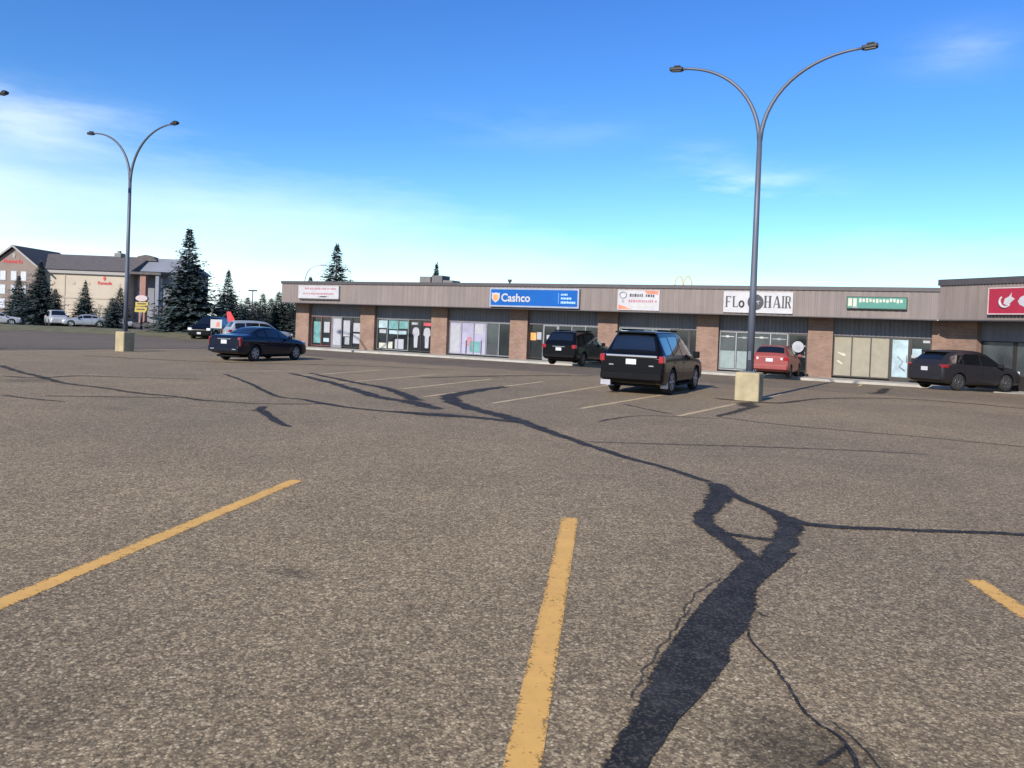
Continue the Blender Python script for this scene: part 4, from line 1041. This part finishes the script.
# --- navy sedan
S_SED = [(-2.43, .84, .44, .94, .80, .98, .68), (-2.38, .88, .36, .98, .84, 1.03, .72), (-2.2, .91, .30, 1.0, .86, 1.08, .74), (-1.62, .92, .24, 1.0, .865, 1.12, .72), (-1.48, .92, .22, 1.0, .865, 1.15, .68), (-.72, .92, .20, .98, .86, 1.41, .58), (-.3, .92, .20, .97, .86, 1.45, .58),
         (.15, .92, .20, .95, .855, 1.44, .58), (.4, .92, .20, .94, .85, 1.40, .58), (1.15, .92, .20, .92, .84, 1.03, .72), (1.28, .92, .20, .91, .83, .98, .74), (2.05, .90, .22, .82, .80, .88, .66), (2.32, .84, .28, .70, .74, .76, .6), (2.42, .74, .34, .60, .66, .66, .5)]
nav = make_car('dark blue sedan on the open lot in front of the left end of the shops', 'car', 'parked_car', (-22.05, -16.85, 0), R(95), S_SED, (-1.40, 1.48), .335, 'navy',
         [(-1.15, -.62, .12, .78), (-.55, .30, .08, .86), (.37, 1.0, .08, .84)], [(-1.42, -.78, .95, 'rear_window'), (.48, 1.10, .95, 'windscreen')],
         [('tail_light', 'tail_red', -2.41, -2.22, .70, .895, .62, 1.0, True), ('headlight', 'lamp_clear', 2.05, 2.3, .52, .82, .66, .82, True)], (-2.425, .80), None,
         [('bumper', 'navy', -2.49, -2.2, -.84, .84, .40, .62, False), ('mirror', 'navy', .80, .92, .90, 1.08, .93, 1.07, True), ('bumper_reflector', 'rim', -2.50, -2.47, .52, .70, .48, .52, True), ('trunk_trim', 'chrome', -2.445, -2.40, -.36, .36, .90, .935, False)], None, 'rim')
nav.scale = (.95, .95, 1.02)
# --- vehicles beyond the sedan
make_car('dark boxy car facing the lot beside the tallest spruce', 'car', 'parked_car', (-50.0, 5.2, -.16), R(-62), S_BIG, (-1.5, 1.55), .40, 'black',
         [(-2.20, -1.38, .10, .84), (-1.30, -.28, .08, .86), (-.20, 1.02, .08, .86)], [(-2.47, -2.30, .95, 'rear_window'), (.62, 1.30, .95, 'windscreen')],
         [('tail_light', 'tail_red', -2.665, -2.40, .82, 1.005, .98, 1.26, True), ('headlight', 'lamp_clear', 2.40, 2.65, .60, .93, .78, .98, True)], None, (2.65, .55), [('mirror', 'lining', .92, 1.08, 1.0, 1.2, 1.10, 1.32, True)], None)
mid('silver suv half hidden behind the dark blue sedan', (-41.6, 2.3, -.22), R(62), 'silver_car')
S_SMALL = S_SED
def sedan(label, loc, hd, paint, group=None):
    return make_car(label, 'car', 'parked_car', loc, hd, S_SED, (-1.40, 1.48), .335, paint,
         [(-1.15, -.62, .12, .78), (-.55, .30, .08, .86), (.37, 1.0, .08, .84)], [(-1.42, -.78, .95, 'rear_window'), (.48, 1.10, .95, 'windscreen')],
         [('tail_light', 'tail_red', -2.41, -2.22, .62, .895, .72, .94, True), ('headlight', 'lamp_clear', 2.05, 2.3, .52, .82, .66, .82, True)], (-2.425, .80), None, [('mirror', paint, .80, .92, .90, 1.08, .93, 1.07, True)], group)
sedan('white car at the far left edge beyond the grass', (-86.7, 8.2, -.05), R(60), 'white_car', 'cars by the hotel')
mid('white suv between the large left spruce and the small spruce', (-85.3, 14.2, 0), R(-25), 'white_car')
sedan('silver car below the small middle spruce', (-81.6, 15.3, 0), R(237), 'silver_car', 'cars by the hotel')
sedan('white car behind the silver car below the small middle spruce', (-84.0, 20.2, -.1), R(57), 'white_car', 'cars by the hotel')

# red feather flag and white board behind the sedan
t = thing('feather_flag', 'red feather flag leaning above the dark vehicles', 'flag', (-46.6, 4.1, -.16), R(25))
b = MB(); b.tube([(0, 0, 0), (.05, 0, 1.6), (-.15, 0, 2.35)], .02, 6); b.build('pole', M['pole'], t)
b = MB(); b.prism([(-.05, 1.15), (.68, 1.20), (.40, 1.75), (.02, 2.42), (-.30, 2.40), (-.22, 1.8)], -.012, .012); b.build('cloth', M['flag_red'], t)
t = thing('sign_board', 'small white board standing left of the red flag', 'sign', (-47.6, 3.6, -.16), R(25))
b = MB(); b.box(-.48, .48, -.03, .03, 1.0, 1.72, .01); b.build('panel', M['white'], t)
b = MB(); b.tube([(-.4, 0, 0), (-.4, 0, 1.02)], .025, 6); b.tube([(.4, 0, 0), (.4, 0, 1.02)], .025, 6); b.build('legs', M['pole'], t)
b = MB(); b.prism([(-.05, 1.1), (.3, 1.15), (.25, 1.5), (.05, 1.55)], -.04, -.032); b.build('print', M['salmon'], t)
# restaurant pole sign
t = thing('pole_sign', 'pole sign with a pale oval over two yellow panels', 'pylon sign', (-79.0, 20.6, -.16), R(25))
b = MB(); b.tube([(0, 0, 0), (0, 0, 3.7)], .14, 8); b.build('post', M['pole'], t)
b = MB(); b.prism([(.72 * math.cos(k * math.pi / 12), 3.75 + .36 * math.sin(k * math.pi / 12)) for k in range(24)], -.2, .2); b.build('oval_panel', M['pink_sign'], t)
b = MB(); b.prism([(-.72, 2.80), (-.6, 2.77), (.6, 2.87), (.85, 2.95), (.8, 3.32), (-.72, 3.28)], -.18, .18); b.build('panel', M['yellow_sign'], t)
b = MB(); b.prism([(-.8, 2.1), (.5, 2.07), (.72, 2.45), (.7, 2.73), (-.75, 2.73)], -.18, .18); b.build('panel', M['yellow_sign'], t)
rnd = random.Random(3); p = MB()
for (x0_, x1_, z_) in ((-.5, .6, 3.02), (-.55, .4, 2.35)):
    for (a_, e_, z0_, z1_) in blurred_words(x0_, x1_, z_, .16, rnd, 0): p.box(a_, e_, -.20, -.185, z0_, z1_)
p.build('lettering', M['charcoal'], t)

# ------------------------------------------------------------------ hotel far left
HO = Vector((-157.5, 58.23, -.2)); hx = R(27.7)
hotel = thing('hotel_building', 'four storey cream hotel with a brown gable and dark shingle roof', 'hotel', tuple(HO), hx)
# local x along the cream front, -y towards the lot
b = MB(); b.box(-1.0, 16.6, 0, 16, 0, 10.2); b.build('wall', M['cream_stucco'], hotel)
b = MB(); b.box(-.8, 16.62, -.12, -.002, 4.5, 4.85); b.box(3.4, 3.7, -.10, -.003, 0, 4.5); b.box(3.4, 3.7, -.10, -.003, 4.85, 9.4); b.build('wall_band', M['band'], hotel)
b = MB(); b.box(-1.0, 17.3, -.55, -.004, 9.55, 10.35); b.build('cornice', M['trim_pale'], hotel)
b = MB()   # main roof: ridge parallel to the front
b.face([(-5, -.9, 10.35), (17.4, -.9, 10.35), (17.4, 8, 14.0), (-5, 8, 14.0)]); b.face([(-5, 17, 10.3), (17.4, 17, 10.3), (17.4, 8, 14.0), (-5, 8, 14.0)]); b.face([(17.4, -.9, 10.35), (17.4, 17, 10.3), (17.4, 8, 14.0)])
rf = b.build('roof', M['shingle'], hotel)
b = MB(); b.box(10.0, 11.6, 7, 9, 13.6, 14.7, .2); b.box(10.5, 11.0, 7.5, 8.2, 14.7, 15.2); b.build('chimney', M['hvac'], rf)
b = MB(); b.prism([(14.4, 13.2), (19.6, 13.2), (18.6, 14.1), (17.0, 14.5), (15.4, 14.1)], 6.5, 9); b.build('roof_turret', M['shingle'], rf)
# gable block
b = MB(); b.box(-10.6, -.75, -2.2, 14, 0, 10.5); b.prism([(-10.6, 10.5), (-.75, 10.5), (-5.67, 14.3)], -2.2, 2); b.build('gable_wall', M['brown_stucco'], hotel)
b = MB()
for q in (-1, 1):
    e = -5.67 + q * 5.6; b.face([(-5.67, -2.9, 14.75), (-5.67, 14, 14.75), (e, 14, 10.35), (e, -2.9, 10.35)])
b.build('gable_roof', M['shingle'], hotel)
b = MB()
for q in (-1, 1):
    e = -5.67 + q * 5.65; b.prism([(-5.67, 14.85), (e, 10.38), (e, 9.95), (-5.67, 14.4)], -3.0, -2.85)
b.build('gable_trim', M['trim_pale'], hotel)
for zc in (8.55, 5.75, 2.9):
    for xc in (-9.8, -7.8, -5.6, -3.6):
        f = MB(); f.box(xc - .62, xc + .62, -2.28, -2.203, zc - 1.0, zc + 1.0); fo = f.build('window', M['trim_pale'], hotel)
        p = MB(); p.box(xc - .52, xc + .52, -2.30, -2.282, zc - .9, zc + .9); p.build('pane', M['hotel_pane'], fo)
for zc in (7.6,):
    for xc in (1.2, 5.4, 8.5, 14.8):
        f = MB(); f.box(xc - .28, xc + .28, -.08, -.004, zc - .3, zc + .3); f.build('wall_vent', M['band'], hotel)
add_text(hotel, 'Ramada', 10.4, 7.55, -.06, .95, M['logo_red'], width=2.9, bold=.02, name='wall_lettering')
b = MB(); b.prism([(11.6, 8.4), (11.9, 8.4), (12.05, 9.0), (11.75, 9.3), (11.45, 9.0)], -.1, -.004); b.build('wall_emblem', M['logo_red'], hotel)
add_text(hotel, 'Ramada', -7.8, 11.15, -2.26, 1.1, M['logo_red'], width=3.9, bold=.02, name='wall_lettering')
b = MB(); b.prism([(-5.8, 12.2), (-5.5, 12.2), (-5.3, 12.9), (-5.65, 13.3), (-6.0, 12.9)], -2.3, -2.204); b.build('wall_emblem', M['trim_pale'], hotel)
# grey right part set back, with a canopy slab on a brick pier
b = MB(); b.box(16.62, 27, 3, 16, 0, 10.75); b.build('entrance_wall', M['grey_stucco'], hotel)
b = MB(); b.box(16.7, 23.8, -1.2, 2.9, 9.9, 10.4); b.build('canopy_slab', M['shingle'], hotel)
b = MB(); b.box(19.3, 20.5, -.6, .6, 0, 9.89); b.build('brick_pier', M['pier_brick'], hotel)
b = MB(); b.box(22.6, 23.3, -.8, 0, 0, 9.89); b.build('canopy_post', M['grey_stucco'], hotel)
for zc in (8.4, 5.6, 2.7):
    for xc in (18.0, 21.7, 25.2):
        f = MB(); f.box(xc - .8, xc + .8, 2.9, 2.997, zc - 1.05, zc + 1.05); fo = f.build('window', M['trim_pale'], hotel)
        p = MB(); p.box(xc - .68, xc + .68, 2.87, 2.898, zc - .93, zc + .93); p.build('pane', M['hotel_pane_blue'], fo)
b = MB(); b.face([(16.9, 2.2, 10.7), (28, 2.2, 10.7), (25.5, 8.5, 13.9), (16.9, 8.5, 13.9)]); b.face([(28, 2.2, 10.7), (28, 16, 10.7), (25.5, 8.5, 13.9)]); b.face([(16.9, 16, 10.7), (28, 16, 10.7), (25.5, 8.5, 13.9), (16.9, 8.5, 13.9)]); b.build('lower_roof', M['grey_stucco'], hotel)

# ------------------------------------------------------------------ spruces
def spruce(label, loc, h, r, seed, mat='spruce', dens=1.0, cat='tree', group=None, base=.06, power=.92):
    rnd = random.Random(seed)
    t = thing('spruce_tree', label, 'tree', loc, rnd.uniform(0, 6.28), group)
    b = MB(); b.tube([(0, 0, -.1), (0, 0, h * .5), (0, 0, h * .98)], [max(.06, h * .020), h * .011, .015], 8); b.build('trunk', M['bark'], t)
    bm = bmesh.new()
    z = h * base
    step = h / (26 * dens)
    lean = rnd.uniform(0, 6.28)
    while z < h * .985:
        u = (z - h * base) / (h * (1 - base)); L = r * (1 - u) ** power * (1 + .16 * noise.noise(Vector((z * 1.3, seed, 0)))) + .003 * h
        n = max(5, int((13 if u < .6 else 9) * dens))
        a0 = rnd.uniform(0, 6.28)
        for k in range(n):
            a = a0 + 6.283 * k / n + rnd.uniform(-.25, .25)
            l = L * rnd.uniform(.58, 1.2) * (1 + .12 * math.cos(a - lean)) * (1 + .22 * noise.noise(Vector((math.cos(a) * 1.4, math.sin(a) * 1.4 + seed, z * .55))))
            if rnd.random() < .07: l *= .55
            droop = -.30 + .75 * u + rnd.uniform(-.12, .12)
            d = Vector((math.cos(a), math.sin(a), 0)); sd = Vector((-d.y, d.x, 0))
            nn = max(4, int(l / (h * .018)))
            for i in range(nn):
                f = (i + rnd.random()) / nn
                if f < .12 and u < .8: continue
                p = d * (l * f) + Vector((0, 0, z + droop * l * f * (1 - .45 * f) + rnd.uniform(-.4, .4) * step))
                sz = h * .034 * rnd.uniform(.7, 1.4) * (1.2 - .5 * f) * (1.08 - .74 * u) * (1.45 if f < .5 else 1.0)
                for sgn in (-1, 1):
                    out = (d * rnd.uniform(.5, 1.0) + sd * sgn * rnd.uniform(.3, 1.0) + Vector((0, 0, rnd.uniform(-.45, .1)))).normalized()
                    wv = (out.cross(Vector((rnd.uniform(-.5, .5), rnd.uniform(-.5, .5), 1)))).normalized()
                    q = p + sd * sgn * rnd.uniform(0, .2) * l * (1 - f) * .6
                    vs = [bm.verts.new(q - wv * sz * .45), bm.verts.new(q + out * sz * .6 - wv * sz * .5), bm.verts.new(q + out * sz * 1.5), bm.verts.new(q + out * sz * .6 + wv * sz * .5)]
                    bm.faces.new(vs)
        z += step * rnd.uniform(.7, 1.1) * (1 - .35 * u)
    for i in range(10):
        a = rnd.uniform(0, 6.28); q = Vector((0, 0, h * (.93 + .06 * rnd.random()))); o_ = Vector((math.cos(a) * .4, math.sin(a) * .4, 1)).normalized(); s_ = h * .025
        w_ = o_.cross(Vector((1, 0, 0))).normalized(); bm.faces.new([bm.verts.new(q), bm.verts.new(q + o_ * s_ + w_ * s_ * .2), bm.verts.new(q + o_ * s_ * 2), bm.verts.new(q + o_ * s_ - w_ * s_ * .2)])
    me = bpy.data.meshes.new('crown'); bm.to_mesh(me); bm.free(); me.materials.append(M[mat])
    link(bpy.data.objects.new('crown', me), t)
    return t
spruce('tallest blue green spruce standing between the far lamp and the sedan', (-60.6, 11.6, -.1), 10.6, 4.3, 1, power=1.05)
spruce('slim spruce just right of the tallest spruce', (-65.3, 21.0, -.16), 7.1, 3.0, 2, power=1.0)
spruce('large dark spruce in front of the brown gable', (-93.3, 17.1, -.16), 7.9, 3.9, 3, power=.95)
spruce('shorter spruce on the left flank of the large dark spruce', (-98.6, 17.6, -.16), 6.1, 3.2, 4)
spruce('low spruce tucked against the right side of the large dark spruce', (-91.0, 17.6, -.16), 4.6, 1.9, 5, power=.7)
spruce('small spruce alone in front of the cream hotel wall', (-90.7, 21.3, -.16), 5.8, 2.3, 6)
spruce('rounded spruce directly behind the far lamp post', (-84.6, 21.8, -.16), 5.0, 2.3, 7, power=.6)
spruce('low spruce between the far lamp post and the yellow pole sign', (-79.5, 17.0, -.16), 3.6, 2.0, 8, power=.6)
spruce('spruce whose top rises behind the left end of the roof', (-44.0, 14.0, -.16), 8.9, 3.3, 9, power=.85)
spruce('small spruce tip peeking over the roof left of the larger one', (-47.6, 14.6, -.16), 6.1, 2.0, 10)
spruce('distant thin spruce tip above the rooftop ventilation box', (-55.9, 48.7, -.16), 10.3, 1.6, 11, 'spruce_far')
# tree row between the spruces and the left end of the shops, each its own
rnd = random.Random(77)
far_lbl = ['first', 'second', 'third', 'fourth', 'fifth', 'sixth', 'seventh', 'eighth', 'ninth', 'tenth', 'eleventh']
spots = [(-69.5, 27.0, 3.6), (-70.4, 28.9, 4.5), (-68.3, 28.2, 4.0), (-69.2, 30.2, 5.0), (-67.1, 29.5, 4.4), (-65.1, 28.7, 5.2), (-67.1, 32.2, 4.6), (-63.8, 29.9, 5.1), (-62.6, 29.6, 4.6)]
for i, (x, y, hh) in enumerate(spots):
    spruce('dark green conifer, %s from the left in the row left of the shops' % far_lbl[i], (x, y, -.16), hh, 1.9 + .25 * (i % 3), 100 + i, 'spruce_far', 1.0, group='conifers in the row beside the shops', base=.01, power=.55)

def bare_tree(label, loc, h, seed, group=None):
    rnd = random.Random(seed)
    t = thing('bare_tree', label, 'tree', loc, 0, group)
    tr = MB(); cr = MB()
    def grow(p, d, l, r, lev, mb):
        q = p + d * l
        mb.tube([p, p.lerp(q, .5) + Vector((rnd.uniform(-.05, .05), rnd.uniform(-.05, .05), 0)) * l, q], [r, r * .85, r * .65], 5 if lev < 2 else 4, cap=False)
        if lev >= 4: return
        for _ in range(3 if lev else 4):
            nd = (d + Vector((rnd.uniform(-.8, .8), rnd.uniform(-.8, .8), rnd.uniform(-.1, .6)))).normalized()
            grow(p + d * l * rnd.uniform(.6, 1.0), nd, l * rnd.uniform(.55, .8), r * .55, lev + 1, cr)
    grow(Vector((0, 0, -.05)), Vector((rnd.uniform(-.08, .08), rnd.uniform(-.08, .08), 1)).normalized(), h * .34, h * .022, 0, tr)
    tr.build('trunk', M['bark'], t); cr.build('crown', M['twig'], t)
    return t
bare_tree('leafless grey tree in front of the left end of the conifer row', (-66.0, 24.0, -.16), 4.6, 5)
bare_tree('leafless grey tree in front of the middle of the conifer row', (-65.2, 25.6, -.16), 4.4, 6)
bare_tree('leafless brown tree right of the yellow pole sign', (-75.5, 20.0, -.16), 4.2, 7)
bare_tree('leafless reddish shrub beside the small spruce and the white suv', (-93.2, 25.0, -.16), 3.6, 8)

# ------------------------------------------------------------------ camera
cam = bpy.data.cameras.new('camera'); cam.lens = 28.125; cam.sensor_width = 36; cam.shift_y = -0.0448; cam.clip_end = 5000; cam.clip_start = .05
co = bpy.data.objects.new('camera', cam); link(co)
Rv = Vector((.88438629, .46511667, .03908161)); Uv = Vector((-.04109026, -.00582278, .99913847)); Fv = Vector((-.46494352, .88523024, -.01396218))
m = Matrix((Rv, Uv, -Fv)).transposed().to_4x4(); m.translation = Vector((4.447, -43.24, 1.9)); co.matrix_world = m
scene.camera = co

# ------------------------------------------------------------------ light
SUN_EL, SUN_AZ = R(28), math.atan2(-1.0, -.06)      # direction towards the sun in the xy plane
sv = Vector((math.cos(SUN_AZ) * math.cos(SUN_EL), math.sin(SUN_AZ) * math.cos(SUN_EL), math.sin(SUN_EL)))
sun = bpy.data.lights.new('sun', 'SUN'); sun.energy = 4.2; sun.angle = R(.53); sun.color = (1.0, .93, .83)
so = bpy.data.objects.new('sun', sun); link(so); so.rotation_euler = (-sv).to_track_quat('-Z', 'Y').to_euler(); so.location = (0, 0, 60)

w = bpy.data.worlds.new('World'); scene.world = w; w.use_nodes = True
nt = w.node_tree; bg = nt.nodes['Background']
sky = nt.nodes.new('ShaderNodeTexSky'); sky.sky_type = 'NISHITA'; sky.sun_disc = False; sky.sun_elevation = SUN_EL
sky.sun_rotation = math.atan2(sv.x, sv.y); sky.altitude = 600; sky.air_density = 1.0; sky.dust_density = .3; sky.ozone_density = 2.0
tc = nt.nodes.new('ShaderNodeTexCoord'); dirv = tc.outputs['Generated']
sp = nt.nodes.new('ShaderNodeSeparateXYZ'); nt.links.new(dirv, sp.inputs[0]); el = sp.outputs[2]
tint = ramp(nt, el, [(0.0, (.78, .98, 1.0)), (0.10, (.62, .95, 1.10)), (0.22, (.40, .76, 1.15)), (0.42, (.31, .66, 1.20)), (1.0, (.45, .7, 1.05))])
c = mix(nt, sky.outputs[0], tint, 1.0, 'MULTIPLY')
# thin cirrus: a veil low at the left and a few wisps
def dirvec(px_x, px_y, px_z): return Vector((px_x, px_y, px_z)).normalized()
def camdir(px, py):
    return (Fv + Rv * ((px - 512) / 800) + Uv * ((384 - py) / 800 - .05737)).normalized()
st = nt.nodes.new('ShaderNodeMapping'); st.inputs['Rotation'].default_value = (0, 0, R(-27.7)); nt.links.new(dirv, st.inputs[0])
st2 = nt.nodes.new('ShaderNodeMapping'); st2.inputs['Scale'].default_value = (2.2, 2.2, 11.0); nt.links.new(st.outputs[0], st2.inputs[0])
cn = tnoise(nt, st2.outputs[0], 1.6, 7, 0.6)
def vdot(v):
    d = nt.nodes.new('ShaderNodeVectorMath'); d.operation = 'DOT_PRODUCT'; nt.links.new(dirv, d.inputs[0]); d.inputs[1].default_value = v; return d.outputs['Value']
side = vdot(Rv)      # -1 left .. +1 right of the view axis
lim = nt.nodes.new('ShaderNodeMapRange'); lim.inputs[1].default_value = -.58; lim.inputs[2].default_value = .12; lim.inputs[3].default_value = .18; lim.inputs[4].default_value = .06; nt.links.new(side, lim.inputs[0])
hh = math_(nt, 'SUBTRACT', lim.outputs[0], el)
veil = nt.nodes.new('ShaderNodeMapRange'); veil.inputs[1].default_value = -.06; veil.inputs[2].default_value = .17; nt.links.new(math_(nt, 'ADD', hh, math_(nt, 'MULTIPLY', math_(nt, 'SUBTRACT', cn, .5), .15)), veil.inputs[0])
c = mix(nt, c, (8.6, 9.3, 9.6), math_(nt, 'MULTIPLY', veil.outputs[0], .82))
for (px, py, rx, rz, amt) in ((745, 188, .075, .022, .55), (705, 155, .04, .012, .25), (965, 50, .05, .02, .2), (20, 115, .10, .03, .30), (530, 130, .12, .02, .10)):
    d0 = camdir(px, py); hz = Vector((-d0.y, d0.x, 0)).normalized()
    a1 = math_(nt, 'DIVIDE', math_(nt, 'SUBTRACT', vdot(hz), 0.0), rx); a2 = math_(nt, 'DIVIDE', math_(nt, 'SUBTRACT', el, d0.z), rz)
    q = math_(nt, 'ADD', math_(nt, 'MULTIPLY', a1, a1), math_(nt, 'MULTIPLY', a2, a2))
    g = math_(nt, 'POWER', 2.718, math_(nt, 'MULTIPLY', q, -1.0))
    front_ = math_(nt, 'GREATER_THAN', vdot(d0), 0.5)
    k = math_(nt, 'MULTIPLY', math_(nt, 'MULTIPLY', g, front_), math_(nt, 'MULTIPLY', ramp(nt, cn, [(.40, 0.0), (.62, 1.0)]), amt))
    c = mix(nt, c, (8.6, 9.2, 9.6), k)
nt.links.new(c, bg.inputs['Color']); bg.inputs['Strength'].default_value = .11

scene.view_settings.view_transform = 'Standard'; scene.view_settings.look = 'None'; scene.view_settings.gamma = 1.0
scene.view_settings.exposure = 0.55
scene.cycles.use_denoising = True
scene.cycles.max_bounces = 6
scene.cycles.transparent_max_bounces = 12
